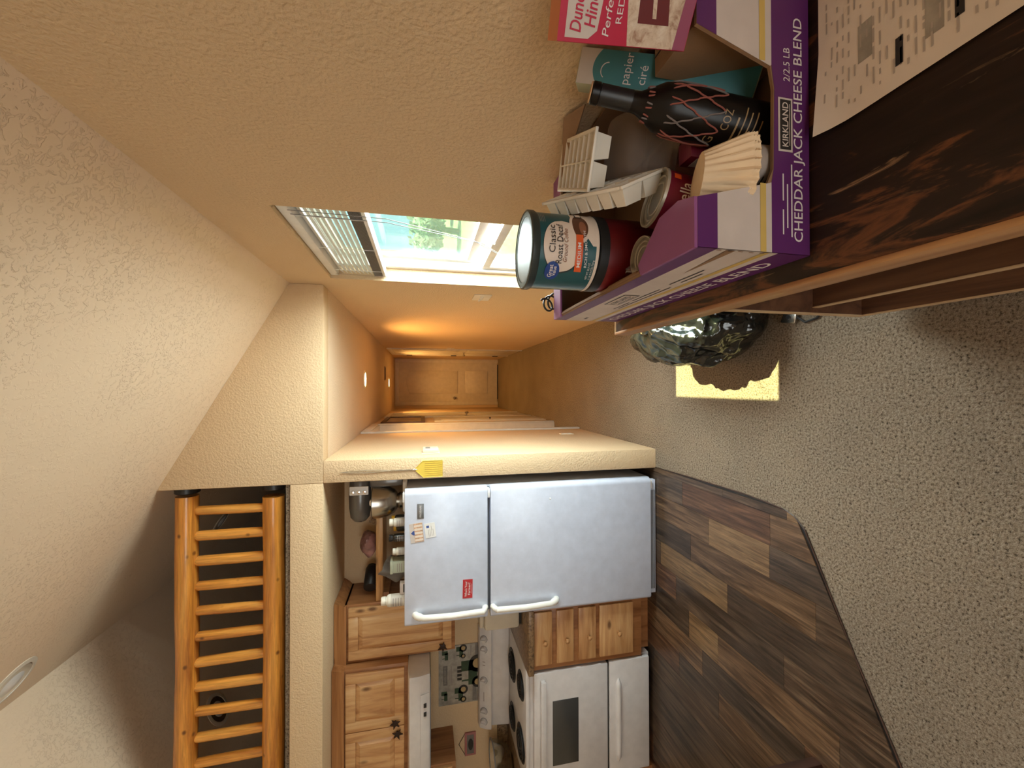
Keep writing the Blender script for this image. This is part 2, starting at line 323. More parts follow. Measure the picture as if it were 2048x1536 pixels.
def bagmat():
    mt, nt, b = nodes('black_bin_liner'); mp = coords(nt, (1, 1, 1))
    nt.links.new(ramp(nt, noise(nt, mp.outputs[0], 9), [(0.3, (0.004, 0.005, 0.005)), (0.7, (0.009, 0.011, 0.011))]), b.inputs['Base Color'])
    b.inputs['Roughness'].default_value = 0.16; b.inputs['Specular IOR Level'].default_value = 0.8
    mp2 = coords(nt, (11, 11, 4.5)); rn = nt.nodes.new('ShaderNodeTexNoise'); rn.noise_type = 'RIDGED_MULTIFRACTAL'; rn.inputs['Scale'].default_value = 1.0; rn.inputs['Detail'].default_value = 4; rn.inputs['Roughness'].default_value = 0.5; rn.inputs['Distortion'].default_value = 0.6
    nt.links.new(mp2.outputs[0], rn.inputs['Vector']); bump(nt, b, rn.outputs['Fac'], 0.55, 0.035)
    return mt
M['bag'] = bagmat()
def plank_mat(i):
    pal = [((0.030, 0.018, 0.012), (0.075, 0.045, 0.028), (0.13, 0.085, 0.052)), ((0.045, 0.024, 0.013), (0.115, 0.064, 0.034), (0.19, 0.112, 0.062)),
           ((0.11, 0.060, 0.029), (0.175, 0.102, 0.050), (0.225, 0.138, 0.070)), ((0.022, 0.015, 0.011), (0.055, 0.036, 0.025), (0.10, 0.065, 0.042)), ((0.045, 0.020, 0.012), (0.10, 0.048, 0.026), (0.17, 0.085, 0.045))]
    return wood('vinyl_plank_%d' % i, *pal[i], 'y', 0.34, 1.7, knots=False, coat=0.0, rnd=0.15, fine=0.5)
PLANK = [plank_mat(i) for i in range(5)]

# ------------------------------------------------------------------ the room
XR, XL, XC = 0.602, -0.425, -0.556      # right wall, hall left wall (hall side, kitchen side)
YG, YE, YK, YB = 2.585, 8.75, 3.26, -3.0  # gable wall, hall end, kitchen wall, rear wall
ZH, ZL = 2.137, 2.326                   # hall ceiling, loft floor
XRIDGE, ZRIDGE, ZEAVE, XW = -1.52, 3.5165, 2.32, -3.7
ZEAVE2 = ZRIDGE - 0.5644 * (XRIDGE - XW)
struct(MB().box(XW - 0.15, 0.78, YB - 0.15, YE + 0.15, -0.12, 0.0).out('floor', M['carpet']), 'beige short pile carpet covering room and hall')

# vinyl planks of the kitchen, cut to the curved edge of the carpet
REGION = [(-0.556, 3.26), (-3.7, 3.26), (-3.7, -0.19), (-1.277, 1.09), (-1.177, 1.144), (-1.011, 1.236), (-0.807, 1.34), (-0.688, 1.399), (-0.601, 1.443), (-0.559, 1.495), (-0.543, 1.545), (-0.536, 1.65), (-0.533, 1.812), (-0.54, 2.2), (-0.552, 2.585)]
def clip(poly, reg):
    """Sutherland-Hodgman, reg counter-clockwise"""
    for i in range(len(reg)):
        a, b = reg[i], reg[(i + 1) % len(reg)]; res = []
        ins = lambda p: (b[0] - a[0]) * (p[1] - a[1]) - (b[1] - a[1]) * (p[0] - a[0]) >= -1e-9
        for k in range(len(poly)):
            p, q = poly[k], poly[(k + 1) % len(poly)]
            if ins(p): res.append(p)
            if ins(p) != ins(q):
                d1 = (b[0] - a[0]) * (p[1] - a[1]) - (b[1] - a[1]) * (p[0] - a[0]); d2 = (b[0] - a[0]) * (q[1] - a[1]) - (b[1] - a[1]) * (q[0] - a[0])
                t = d1 / (d1 - d2); res.append((p[0] + t * (q[0] - p[0]), p[1] + t * (q[1] - p[1])))
        poly = res
        if len(poly) < 3: return None
    return poly
kf = struct(MB().prism(REGION, 'z', 0.0, 0.003).out('floor_kitchen', M['black']), 'dark wood look plank floor of the kitchen')
strips = [(-0.50, -0.585), (-0.585, -0.732), (-0.732, -0.882), (-0.882, -1.036), (-1.036, -1.19), (-1.19, -1.345), (-1.345, -1.505), (-1.505, -1.655), (-1.655, -1.80)]
while strips[-1][1] > -3.7: strips.append((strips[-1][1], strips[-1][1] - 0.152))
# known end joints and tones: strip index -> [(y of joint, tone towards larger y)]
known = {0: ([1.93, 1.53], [0, 0, 2]), 1: ([2.28, 1.62], [3, 4, 1]), 2: ([2.04, 1.625], [1, 2, 3]), 3: ([2.20, 1.395], [3, 1, 0]), 4: ([2.52, 1.897, 1.15], [0, 2, 3, 1]), 5: ([2.35, 1.55], [4, 3, 0]),
         6: ([2.22, 1.97, 1.30], [3, 2, 1, 0]), 7: ([2.10, 1.45], [1, 3, 4]), 8: ([2.32, 1.966, 1.2], [4, 3, 1, 3])}
for i, (xa, xb) in enumerate(strips):
    if i in known: js, tones = known[i]
    else:
        js = []; y = 2.9 - random.random() * 0.9
        while y > -0.2: js.append(y); y -= 0.9 + random.random() * 0.3
        tones = [random.choice([0, 0, 1, 3, 3, 4]) for _ in range(len(js) + 1)]
    ys = [3.3] + js + [-0.3]
    for k in range(len(ys) - 1):
        g = 0.0007
        pl = clip([(xb + g, ys[k + 1] + g), (xa - g, ys[k + 1] + g), (xa - g, ys[k] - g), (xb + g, ys[k] - g)], REGION)
        if pl and max(p[1] for p in pl) - min(p[1] for p in pl) > 0.01: MB().prism(pl, 'z', 0.0028, 0.0075).out('plank', PLANK[tones[k]], kf)
# thin dark transition edge along the carpet
edge = REGION[3:] ; struct(MB().tube([(x, y, 0.005) for x, y in edge], 0.003, 6).out('trim_1', M['darkwood']), 'dark strip where plank floor meets carpet')

# window opening in the right wall
WY0, WY1, WZ0, WZ1 = 1.495, 2.43, 0.42, 2.066
w = MB(); XO = 0.78
w.box(XR, XO, YB - 0.15, WY0, 0, 2.45); w.box(XR, XO, WY1, YE + 0.15, 0, 2.45); w.box(XR, XO, WY0, WY1, 0, WZ0); w.box(XR, XO, WY0, WY1, WZ1, 2.45)
struct(w.out('wall_right', M['wall']), 'cream textured wall with the window')
# hall wall with an opening for the first door
D0, D1, DZ = 4.075, 4.86, 2.06
w = MB(); w.box(XC, XL, YG, D0, 0, ZH); w.box(XC, XL, D1, YE, 0, ZH); w.box(XC, XL, D0, D1, DZ, ZH)
struct(w.out('wall_hall', M['wall'], bevel=0.006), 'cream wall between kitchen and hall')
struct(MB().box(-3.7, XR, YE, YE + 0.15, 0, 4.0).out('wall_end', M['wall']), 'end wall of the hall')
struct(MB().box(-3.7, XC, YK, YK + 0.12, 0, ZH).out('wall_kitchen', M['wall']), 'kitchen wall behind the range')
struct(MB().box(XW - 0.15, XW, YB - 0.15, YE + 0.15, 0, 2.6).out('wall_left', M['wall']), 'far side wall of the kitchen')
w = MB(); w.box(XW, -2.6, YB - 0.15, YB, 0, 4.0); w.box(0.0, XR, YB - 0.15, YB, 0, 4.0); w.box(-2.6, 0.0, YB - 0.15, YB, 0, 0.45); w.box(-2.6, 0.0, YB - 0.15, YB, 2.15, 4.0)
struct(w.out('wall_back', M['wall']), 'rear wall with the wide window')
struct(MB().prism([(XR, ZH), (XR, ZEAVE + 0.002), (XC, ZEAVE + 0.5644 * (XR - XC) + 0.002), (XC, ZH)], 'y', YG, YG + 0.13).out('wall_gable', M['wall'], bevel=0.006), 'cream gable wall above the hall opening')
T = 0.12
struct(MB().prism([(XR + 0.2, ZEAVE - 0.5644 * 0.2), (XRIDGE, ZRIDGE), (XRIDGE, ZRIDGE + T), (XR + 0.2, ZEAVE + T)], 'y', YB - 0.15, YE + 0.15).out('ceiling', M['ceil']), 'cream knockdown textured sloped ceiling')
struct(MB().prism([(XRIDGE, ZRIDGE), (XW - 0.15, ZEAVE2 - 0.085), (XW - 0.15, ZEAVE2 + T), (XRIDGE, ZRIDGE + T)], 'y', YB - 0.15, YE + 0.15).out('ceiling_far', M['ceil']), 'far slope of the vaulted ceiling')
struct(MB().box(XC, XR, YG + 0.13, YE, ZH, ZH + 0.06).out('ceiling_hall', M['hallceil']), 'flat hall ceiling')
struct(MB().box(XW, XC, YG, YK + 0.12, ZH, ZL - 0.012).out('ceiling_kitchen', M['wall'], bevel=0.006), 'soffit over the kitchen carrying the loft')
struct(MB().box(XW, XC, YG + 0.012, YE, ZL - 0.012, ZL + 0.012).box(XC, XR, YG + 0.13, YE, ZH + 0.06, ZL + 0.012).out('floor_loft', M['carpet']), 'carpeted loft floor edge')

# rear window, seen only by its light
rw = struct(MB().box(-2.6, 0, YB - 0.10, YB - 0.04, 0.45, 0.51).box(-2.6, 0, YB - 0.10, YB - 0.04, 2.09, 2.15).box(-2.6, -2.54, YB - 0.10, YB - 0.04, 0.51, 2.09).box(-0.06, 0, YB - 0.10, YB - 0.04, 0.51, 2.09).box(-1.33, -1.27, YB - 0.10, YB - 0.04, 0.51, 2.09).out('window_2', M['vinyl']), 'wide white framed window in the rear wall')
MB().box(-2.54, -1.33, YB - 0.075, YB - 0.07, 0.51, 2.09).out('pane', M['glass'], rw); MB().box(-1.27, -0.06, YB - 0.075, YB - 0.07, 0.51, 2.09).out('pane', M['glass'], rw)

# side window: double hung, white vinyl
XF0, XF1 = 0.675, 0.755
win = struct(MB().box(XF0, XF1, WY0, WY0 + 0.04, WZ0, WZ1).box(XF0, XF1, WY1 - 0.04, WY1, WZ0, WZ1).box(XF0, XF1, WY0 + 0.04, WY1 - 0.04, WZ0, WZ0 + 0.04).box(XF0, XF1, WY0 + 0.04, WY1 - 0.04, WZ1 - 0.04, WZ1).out('window_1', M['vinyl'], bevel=0.004), 'white vinyl double hung window with raised blind')
def sash(name, xa, xb, z0, z1):
    a, b, t = WY0 + 0.04, WY1 - 0.04, 0.042
    s = MB().box(xa, xb, a, a + t, z0, z1).box(xa, xb, b - t, b, z0, z1).box(xa, xb, a + t, b - t, z0, z0 + t).box(xa, xb, a + t, b - t, z1 - t, z1).out(name, M['vinyl'], win, bevel=0.004)
    xm = (xa + xb) / 2
    MB().box(xm - 0.003, xm + 0.003, a + t - 0.004, b - t + 0.004, z0 + t - 0.004, z1 - t + 0.004).out('pane', M['glass'], s)
    return s
sash('upper_sash', 0.722, 0.748, 1.285, WZ1 - 0.04)
MB().box(0.766, 0.768, WY0 + 0.02, WY1 - 0.02, WZ0 + 0.02, WZ1 - 0.02).out('insect_screen', M['screen'], win)
ls = sash('lower_sash', 0.690, 0.716, WZ0 + 0.04, 1.235)
MB().box(0.676, 0.692, 1.93, 2.0, 1.235, 1.25).out('sash_lock', M['vinyl'], ls, bevel=0.003)
MB().box(XR - 0.02, XF0, WY0, WY1, WZ0 - 0.02, WZ0 + 0.002).out('window_sill', M['trim'], win, bevel=0.004)

# blind, pulled up two thirds
bl = thing('window_blind', 'white slatted blind raised high in the side window', 'blind', (0.645, 1.96, 2.06))
MB().box(0.618, 0.672, WY0 + 0.008, WY1 - 0.008, 2.022, 2.062).out('headrail', M['blind'], bl, bevel=0.003)
zs = [2.008 - 0.0215 * k for k in range(8)]
for z in zs:
    dx, dz = 0.013, 0.0145
    MB().add([(0.645 - dx, WY0 + 0.012, z - dz), (0.645 + dx, WY0 + 0.012, z + dz), (0.645 + dx, WY1 - 0.012, z + dz), (0.645 - dx, WY1 - 0.012, z - dz), (0.643, WY0 + 0.012, z + 0.003), (0.643, WY1 - 0.012, z + 0.003),
              (0.645 - dx, WY0 + 0.012, z - dz + 0.0018), (0.645 + dx, WY0 + 0.012, z + dz + 0.0018), (0.645 + dx, WY1 - 0.012, z + dz + 0.0018), (0.645 - dx, WY1 - 0.012, z - dz + 0.0018), (0.643, WY0 + 0.012, z + 0.0048), (0.643, WY1 - 0.012, z + 0.0048)],
             [(0, 4, 5, 3), (4, 1, 2, 5), (6, 9, 11, 10), (10, 11, 8, 7), (0, 3, 9, 6), (1, 7, 8, 2)]).out('slat', M['blind'], bl)
for k in range(10): MB().box(0.622, 0.668, WY0 + 0.012, WY1 - 0.012, 1.790 + 0.0045 * k, 1.7925 + 0.0045 * k).out('slat', M['greyp'], bl)  # gathered white slats; the shade of the stack is put into their grey colour
MB().box(0.620, 0.670, WY0 + 0.010, WY1 - 0.010, 1.772, 1.788).out('bottom_rail', M['blind'], bl, bevel=0.003)
for y in (WY0 + 0.12, 1.96, WY1 - 0.12):
    MB().tube([(0.620, y, 2.02), (0.619, y, 1.78)], 0.0015, 6).out('ladder_cord', M['blind'], bl)
MB().tube([(0.618, 2.385, 2.03), (0.612, 2.388, 1.7), (0.611, 2.389, 1.19)], 0.0028, 6).out('tilt_wand', M['clear'], bl)
for q in (0.0, 0.035):
    MB().tube([(0.616, 1.56 + q, 2.03), (0.614, 1.565 + q, 1.7), (0.612, 1.72 + q * 0.6, 1.36 - q), (0.611, 2.02, 1.10), (0.611, 2.17, 0.99)], 0.0013, 6).out('pull_cord', M['greyp'], bl)

# what lies outside the window
struct(MB().box(0.78, 60, -30, 60, -0.6, -0.5).out('ground_outside', M['outdirt']), 'pale gravel yard outside the window')
struct(MB().box(5.5, 60, -30, 60, -0.5, -0.46).out('lawn_outside', M['outgrass']), 'light green lawn beyond the yard')
def tree(x, y, h, r, label):
    t = thing('tree', label, 'tree', (x, y, -0.46), group='trees outside the window')
    MB().tube([(x, y, -0.46), (x + 0.1, y, h * 0.35), (x, y, h * 0.8)], [r * 0.12, r * 0.09, r * 0.03], 8).out('trunk', M['trunk'], t, smooth=True)
    vs = []; n = MB(); rnd = random.Random(int(x * 7 + y))
    for k in range(900):
        d = Vector((rnd.gauss(0, 1), rnd.gauss(0, 1), rnd.gauss(0, 1))).normalized() * (rnd.random() ** 0.4)
        p = Vector((x + d.x * r, y + d.y * r, h * 0.62 + d.z * h * 0.42)); s = r * 0.10
        a = Vector((rnd.gauss(0, 1), rnd.gauss(0, 1), rnd.gauss(0, 1))).normalized(); b = a.orthogonal().normalized()
        n.add([p, p + (a + b) * s, p + a * 2 * s, p + (a - b) * s], [(0, 1, 2, 3)])
    n.out('crown', M['leaf'], t)
tree(9, 24, 2.2, 1.6, 'round green tree outside, nearest the hall side of the window')
tree(14, 30, 3.0, 2.2, 'taller green tree in the middle of the yard outside the window')
tree(20, 27, 2.6, 2.1, 'green tree beyond the blind cords outside the window')
tree(21, 19, 2.3, 1.9, 'green tree at the nearer edge of the window view')

# ------------------------------------------------------------------ hall
def casing_x(n, x, y0, y1, z1, w=0.07, t=0.016, label=''):
    """door casing on a wall of constant x; t < 0 stands out towards -x"""
    a, b = sorted((x, x + t))
    return struct(MB().box(a, b, y0 - w, y0, 0, z1 + w).box(a, b, y1, y1 + w, 0, z1 + w).box(a, b, y0, y1, z1, z1 + w).out('trim_%d' % n, M['trim'], bevel=0.003), label)
def knob_on(parent, p, d, r=0.027):
    d = Vector(d); rot = d.to_track_quat('Z', 'Y').to_matrix()
    return MB().lathe([(r * 1.1, 0), (r * 1.1, 0.006), (r * 0.4, 0.010), (r * 0.4, 0.03), (r, 0.04), (r * 1.05, 0.052), (r * 0.7, 0.064), (0, 0.067)], p, 20, rot).out('door_knob', M['nickel'], parent, smooth=True)
casing_x(2, XL, D0, D1, DZ, label='white casing of the first hall door')
jb = struct(MB().box(XC, XL, D1 - 0.018, D1, 0, DZ).box(XC, XL, D0, D0 + 0.018, 0, DZ).box(XC, XL, D0 + 0.018, D1 - 0.018, DZ - 0.018, DZ).out('trim_3', M['trim']), 'white jamb of the first hall door')
def slab_x(n, xa, xb, y0, y1, z1, face, label, knob=None):
    """panelled door slab in a wall of constant x; face +1 looks to +x"""
    d = struct(MB().box(xa, xb, y0, y1, 0.012, z1).out('door_%d' % n, M['doorw'], bevel=0.003), label)
    xf = xb if face > 0 else xa
    for z0, z2 in ((0.22, 0.80), (0.98, 1.86)):
        b = xf + face * 0.006
        MB().box(min(xf, b), max(xf, b), y0 + 0.13, y1 - 0.13, z0, z2).out('panel', M['doorw'], d, bevel=0.005)
    if knob: knob_on(d, (xf, knob, 0.94), (face, 0, 0))
    return d
slab_x(1, -0.545, -0.51, D0 + 0.02, D1 - 0.02, DZ - 0.02, 1, 'white panel door set deep in the hall wall')
# low hatch and framed picture further on
hatch = struct(MB().box(XL, XL + 0.012, 5.20, 5.86, 0.0, 1.43).out('door_2', M['trim'], bevel=0.003), 'low white hatch below the framed picture')
MB().box(XL + 0.012, XL + 0.018, 5.27, 5.79, 0.08, 1.35).out('panel', M['doorw'], hatch, bevel=0.003); MB().lathe([(0.008, 0), (0.006, 0.012), (0.014, 0.022), (0, 0.028)], (XL + 0.018, 5.25, 0.73), 14, Matrix.Rotation(PI / 2, 3, 'Y')).out('knob', M['bronze'], hatch, smooth=True)
pic = thing('framed_picture', 'dark wooden framed picture high on the hall wall', 'picture', (XL, 5.5, 1.55))
a, b, z0, z1 = 5.05, 5.97, 1.545, 2.055
MB().box(XL, XL + 0.02, a, a + 0.05, z0, z1).box(XL, XL + 0.02, b - 0.05, b, z0, z1).box(XL, XL + 0.02, a + 0.05, b - 0.05, z0, z0 + 0.05).box(XL, XL + 0.02, a + 0.05, b - 0.05, z1 - 0.05, z1).out('frame', M['picdark'], pic, bevel=0.003)
MB().box(XL, XL + 0.008, a + 0.05, b - 0.05, z0 + 0.05, z1 - 0.05).out('print', M['picart'], pic)
casing_x(4, XL, 6.03, 6.86, 2.03, label='white casing of the far hall door')
slab_x(3, XL - 0.01, XL + 0.006, 6.03, 6.86, 2.03, 1, 'white panel door at the far end of the kitchen-side wall', 6.13)
casing_x(5, XR, 6.58, 7.66, 2.04, t=-0.016, label='white casing of the bifold closet on the window wall')
bf = struct(MB().box(XR - 0.008, XR + 0.01, 6.58, 7.118, 0.012, 2.04).box(XR - 0.008, XR + 0.01, 7.122, 7.66, 0.012, 2.04).out('door_4', M['doorw'], bevel=0.003), 'white bifold closet door on the window wall')
for y0, y1 in ((6.67, 7.03), (7.21, 7.57)):
    for z0, z2 in ((0.2, 0.85), (1.0, 1.88)): MB().box(XR - 0.015, XR - 0.008, y0, y1, z0, z2).out('panel', M['doorw'], bf, bevel=0.004)
knob_on(bf, (XR - 0.008, 7.08, 0.89), (-1, 0, 0), 0.024)
for z in (0.25, 1.02, 1.81): MB().tube([(XR - 0.02, 7.665, z - 0.05), (XR - 0.02, 7.665, z + 0.05)], 0.008, 8).out('hinge', M['bronze'], bf)
# door in the end wall with an arched upper panel
ed = struct(MB().box(-0.30, 0.515, YE - 0.016, YE + 0.02, 0.018, 2.055).out('door_5', M['doorw'], bevel=0.003), 'cream two panel door with arched top closing the hall')
def arch(x0, x1, z0, z1, rise): return [(x0, z0), (x1, z0)] + [(x1 - (x1 - x0) * k / 12, z1 - rise + rise * math.sin(PI * k / 12)) for k in range(13)]
MB().prism(arch(-0.13, 0.345, 0.86, 1.90, 0.07), 'y', YE - 0.030, YE - 0.016).out('panel', M['doorw'], ed, bevel=0.010)
MB().prism([(-0.13, 0.23), (0.345, 0.23), (0.345, 0.70), (-0.13, 0.70)], 'y', YE - 0.030, YE - 0.016).out('panel', M['doorw'], ed, bevel=0.010)
knob_on(ed, (-0.222, YE - 0.016, 0.93), (0, -1, 0))
struct(MB().box(-0.37, -0.30, YE - 0.018, YE, 0, 2.125).box(0.515, 0.585, YE - 0.018, YE, 0, 2.125).box(-0.30, 0.515, YE - 0.018, YE, 2.055, 2.125).out('trim_6', M['doorw'], bevel=0.003), 'casing of the door at the end of the hall')
struct(MB().box(-0.25, 0.48, YE - 0.03, YE - 0.017, 0.0, 0.016).out('trim_7', M['black']), 'black strip standing in for the shaded gap below the end door')  # black strip added as painted shade in the gap under the door
def downlight(loc, label, lit, nrm=(0, 0, -1), r=0.072, group=None):
    rot = Vector(nrm).to_track_quat('Z', 'Y').to_matrix()
    t = thing('ceiling_downlight', label, 'ceiling light', loc, group=group)
    MB().lathe([(r * 1.25, 0), (r * 1.25, 0.004), (r, 0.008), (r * 0.95, -0.004)], loc, 32, rot).out('trim_ring', M['plate'], t, smooth=True)
    if lit:
        MB().lathe([(0, 0.0045), (r * 0.97, 0.004)], loc, 32, rot).out('lens', M['bulb'], t)
        lamp('hall_bulb', 'SPOT', Vector(loc) + Vector((0, 0, -0.03)), nrm, lit, (1.0, 0.52, 0.14), spot_size=2.75, spot_blend=0.6, shadow_soft_size=0.06)
    else:
        MB().lathe([(r * 0.95, 0.006), (r * 0.8, 0.001), (r * 0.7, 0.001)], loc, 32, rot).out('baffle', M['chrome'], t, smooth=True)
        MB().lathe([(r * 0.72, 0.001), (r * 0.5, 0.010), (0, 0.016)], loc, 24, rot).out('bulb', M['vinyl'], t, smooth=True)
    return t
downlight((0.08, 4.335, ZH), 'lit round downlight nearer the kitchen in the hall ceiling', 34)
downlight((0.08, 7.268, ZH), 'lit round downlight near the end door in the hall ceiling', 34)
n1 = Vector((0.5644, 0, 1)).normalized(); n2 = Vector((-0.5644, 0, 1)).normalized()
def on1(x, y): return (x, y, ZEAVE + 0.5644 * (XR - x))
def on2(x, y): return (x, y, ZRIDGE - 0.5644 * (XRIDGE - x))
downlight(on1(-1.36, 2.36), 'unlit recessed spotlight near the ridge of the sloped ceiling', 0, -n1, 0.09)
downlight(on1(-1.186, 4.167), 'unlit recessed spotlight behind the first spindles of the loft railing', 0, -n1, 0.09)
downlight(on2(-2.358, 3.443), 'unlit recessed spotlight on the far slope behind the loft railing', 0, -n2, 0.09)
vt = thing('ceiling_vent', 'narrow brown air vent in the hall ceiling', 'vent', (0.21, 6.53, ZH))
MB().box(0.11, 0.32, 6.47, 6.60, ZH - 0.008, ZH).out('frame', M['vent'], vt, bevel=0.002)
for k in range(4): MB().box(0.125, 0.305, 6.486 + 0.028 * k, 6.497 + 0.028 * k, ZH - 0.013, ZH - 0.008).out('slat', M['vent'], vt)

# switch plates and thermostat
sp = thing('light_switch', 'white triple light switch on the wall between window and hall', 'light switch', (XR, 2.74, 1.19))
MB().box(XR - 0.006, XR, 2.655, 2.825, 1.13, 1.245).out('plate', M['plate'], sp, bevel=0.002)
for y in (2.70, 2.74, 2.78): MB().add([(XR - 0.006, y - 0.005, 1.175), (XR - 0.006, y + 0.005, 1.175), (XR - 0.006, y + 0.005, 1.20), (XR - 0.006, y - 0.005, 1.20), (XR - 0.022, y - 0.004, 1.198), (XR - 0.022, y + 0.004, 1.198), (XR - 0.02, y + 0.004, 1.208), (XR - 0.02, y - 0.004, 1.208)], [(0, 1, 5, 4), (1, 2, 6, 5), (2, 3, 7, 6), (3, 0, 4, 7), (4, 5, 6, 7)]).out('toggle', M['plate'], sp)
sp = thing('light_switch', 'small single light switch beside the bifold closet', 'light switch', (XR, 6.38, 1.15))
MB().box(XR - 0.006, XR, 6.345, 6.42, 1.10, 1.215).out('plate', M['plate'], sp, bevel=0.002); MB().box(XR - 0.018, XR - 0.006, 6.378, 6.388, 1.15, 1.17).out('toggle', M['plate'], sp)
th = thing('thermostat', 'ivory thermostat on the hall wall near the corner', 'thermostat', (XL, 2.76, 1.47))
MB().box(XL, XL + 0.008, 2.69, 2.83, 1.465, 1.58).out('backplate', M['therm'], th, bevel=0.002)
MB().box(XL + 0.008, XL + 0.032, 2.70, 2.82, 1.472, 1.572).out('body', M['therm'], th, bevel=0.005)
MB().box(XL + 0.032, XL + 0.033, 2.73, 2.79, 1.525, 1.555).out('display', M['signgrey'], th)
for y in (2.735, 2.785): MB().box(XL + 0.032, XL + 0.036, y - 0.01, y + 0.01, 1.49, 1.502).out('button', M['therm'], th)
ol = thing('wall_outlet', 'white wall outlet low on the hall wall', 'outlet', (XL, 3.58, 0.3))
MB().box(XL, XL + 0.006, 3.54, 3.615, 0.24, 0.355).out('plate', M['plate'], ol, bevel=0.002)
for z in (0.272, 0.322): MB().box(XL + 0.006, XL + 0.009, 3.56, 3.595, z - 0.015, z + 0.015).out('socket', M['trim'], ol, bevel=0.001)

# fly swatter hung on the end of the wall
fs = thing('fly_swatter', 'yellow fly swatter with twisted wire handle hung on the corner wall', 'fly swatter', (-0.495, YG, 1.45))
y = YG - 0.006
loop = [(-0.497 + 0.007 * math.sin(PI * k / 8), y, 1.76 + 0.285 * k / 8) for k in range(9)] + [(-0.497 - 0.007 * math.sin(PI * k / 8), y, 1.76 + 0.285 * k / 8) for k in range(7, -1, -1)]
MB().tube(loop, 0.0024, 6).out('loop_handle', M['wire'], fs, smooth=True)
for ph in (0, PI):
    MB().tube([(-0.497 + 0.0025 * math.cos(k * 1.1 + ph), y + 0.0025 * math.sin(k * 1.1 + ph), 1.76 - k * 0.0042) for k in range(36)], 0.0022, 6).out('twisted_wire', M['wire'], fs, smooth=True)
pd = MB(); pts = [(-0.505, 1.612), (-0.488, 1.612), (-0.447, 1.572), (-0.447, 1.453), (-0.545, 1.453), (-0.547, 1.566)]
pd.prism(pts, 'y', y - 0.001, y + 0.001); pdo = pd.out('paddle', M['swat'], fs)
rb = MB(); rb.tube([(p[0], y - 0.001, p[1]) for p in pts + pts[:1]], 0.0022, 6)
for k in range(1, 8): rb.box(-0.546 + 0.0122 * k, -0.5448 + 0.0122 * k, y - 0.0026, y - 0.001, 1.455, 1.56)
for k in range(1, 9): rb.box(-0.545, -0.448, y - 0.0026, y - 0.001, 1.453 + 0.0125 * k, 1.4542 + 0.0125 * k)
rb.out('mesh_ribs', M['swat'], pdo)
MB().tube([(-0.497, y, 1.606), (-0.497, y, 1.63)], 0.004, 8).out('collar', M['vinyl'], fs)

# ------------------------------------------------------------------ loft railing of peeled logs
rl = thing('log_railing', 'varnished pine log railing along the edge of the loft', 'railing', (-1.8, 2.66, ZL))
def log(x0, x1, z, r, name, seed):
    rnd = random.Random(seed); n = 28
    pts = [(x0 + (x1 - x0) * k / n, 2.66 + 0.003 * math.sin(k * 0.7 + seed), z + 0.0025 * math.sin(k * 0.45 + seed * 2)) for k in range(n + 1)]
    return MB().tube(pts, [r * (1 + 0.025 * rnd.uniform(-1, 1)) for _ in pts], 20).out(name, M['logx'], rl, smooth=True)
log(-3.69, -0.606, 2.862, 0.056, 'top_rail', 1); log(-3.69, -0.63, 2.418, 0.057, 'bottom_rail', 4)
for z, x in ((2.862, -0.606), (2.418, -0.63)):
    MB().lathe([(0.060, 0), (0.060, 0.028), (0.052, 0.034)], (XC - 0.001, 2.66, z), 28, Matrix.Rotation(-PI / 2, 3, 'Y')).out('bracket', M['black'], rl, smooth=True)
for k in range(21):
    x = -0.692 - 0.1406 * k; r = 0.0265 * random.uniform(0.93, 1.08); t = random.uniform(-0.004, 0.004)
    MB().tube([(x + t, 2.658, 2.462), (x + t, 2.657, 2.48), (x, 2.655, 2.64), (x - t, 2.655, 2.80), (x - t, 2.656, 2.815)], [r * 0.9, r, r * 1.03, r, r * 0.8], 14).out('spindle', M['logz'], rl, smooth=True)

# ------------------------------------------------------------------ refrigerator
fr = thing('refrigerator', 'white top-freezer refrigerator with magnets on its door', 'refrigerator', (-1.018, 2.9, 0))
FX0, FX1, FY = -1.424, -0.612, 2.545
MB().box(FX0 + 0.012, FX1 - 0.008, FY + 0.068, 3.235, 0.035, 1.668).out('body', M['enamel'], fr, bevel=0.008)
MB().box(FX0 + 0.02, FX1 - 0.016, FY + 0.058, FY + 0.07, 0.06, 1.66).out('gasket', M['gasket'], fr)
def fdoor(name, z0, z1):
    R = 0.035; pl = []
    for cx, a0 in ((FX1 - R, -PI / 2),):
        pl += [(cx + R * math.cos(a0 + PI / 2 * k / 6), FY + R + R * math.sin(a0 + PI / 2 * k / 6)) for k in range(7)]
    pl += [(FX1, FY + 0.058), (FX0, FY + 0.058)]
    pl += [(FX0 + 0.02 - 0.02 * math.cos(PI / 2 * k / 5), FY + 0.02 - 0.02 * math.sin(PI / 2 * k / 5)) for k in range(6)]
    return MB().prism(pl, 'z', z0, z1).out(name, M['enamel'], fr, bevel=0.006, angle=1.0)
fz = fdoor('freezer_door', 1.178, 1.678); fd = fdoor('fridge_door', 0.062, 1.160)
def fhandle(parent, za, zb, flip):
    x = -1.357
    pts = [(x, FY + 0.004, za), (x + 0.002, FY - 0.022, za + 0.012 * flip), (x, FY - 0.045, za + 0.05 * flip), (x - 0.002, FY - 0.052, (za + zb) / 2), (x, FY - 0.046, zb - 0.02 * flip), (x, FY + 0.004, zb)]
    P = []
    for i in range(len(pts) - 1):
        a, b = Vector(pts[i]), Vector(pts[i + 1]); P += [a.lerp(b, t / 4) for t in range(4)]
    P.append(Vector(pts[-1]))
    o = MB().tube(P, [0.0175 if k > 6 else 0.021 for k in range(len(P))], 14).out('handle', M['handle'], parent, smooth=True)
    return o
fhandle(fz, 1.615, 1.192, -1); fhandle(fd, 0.735, 1.148, 1)
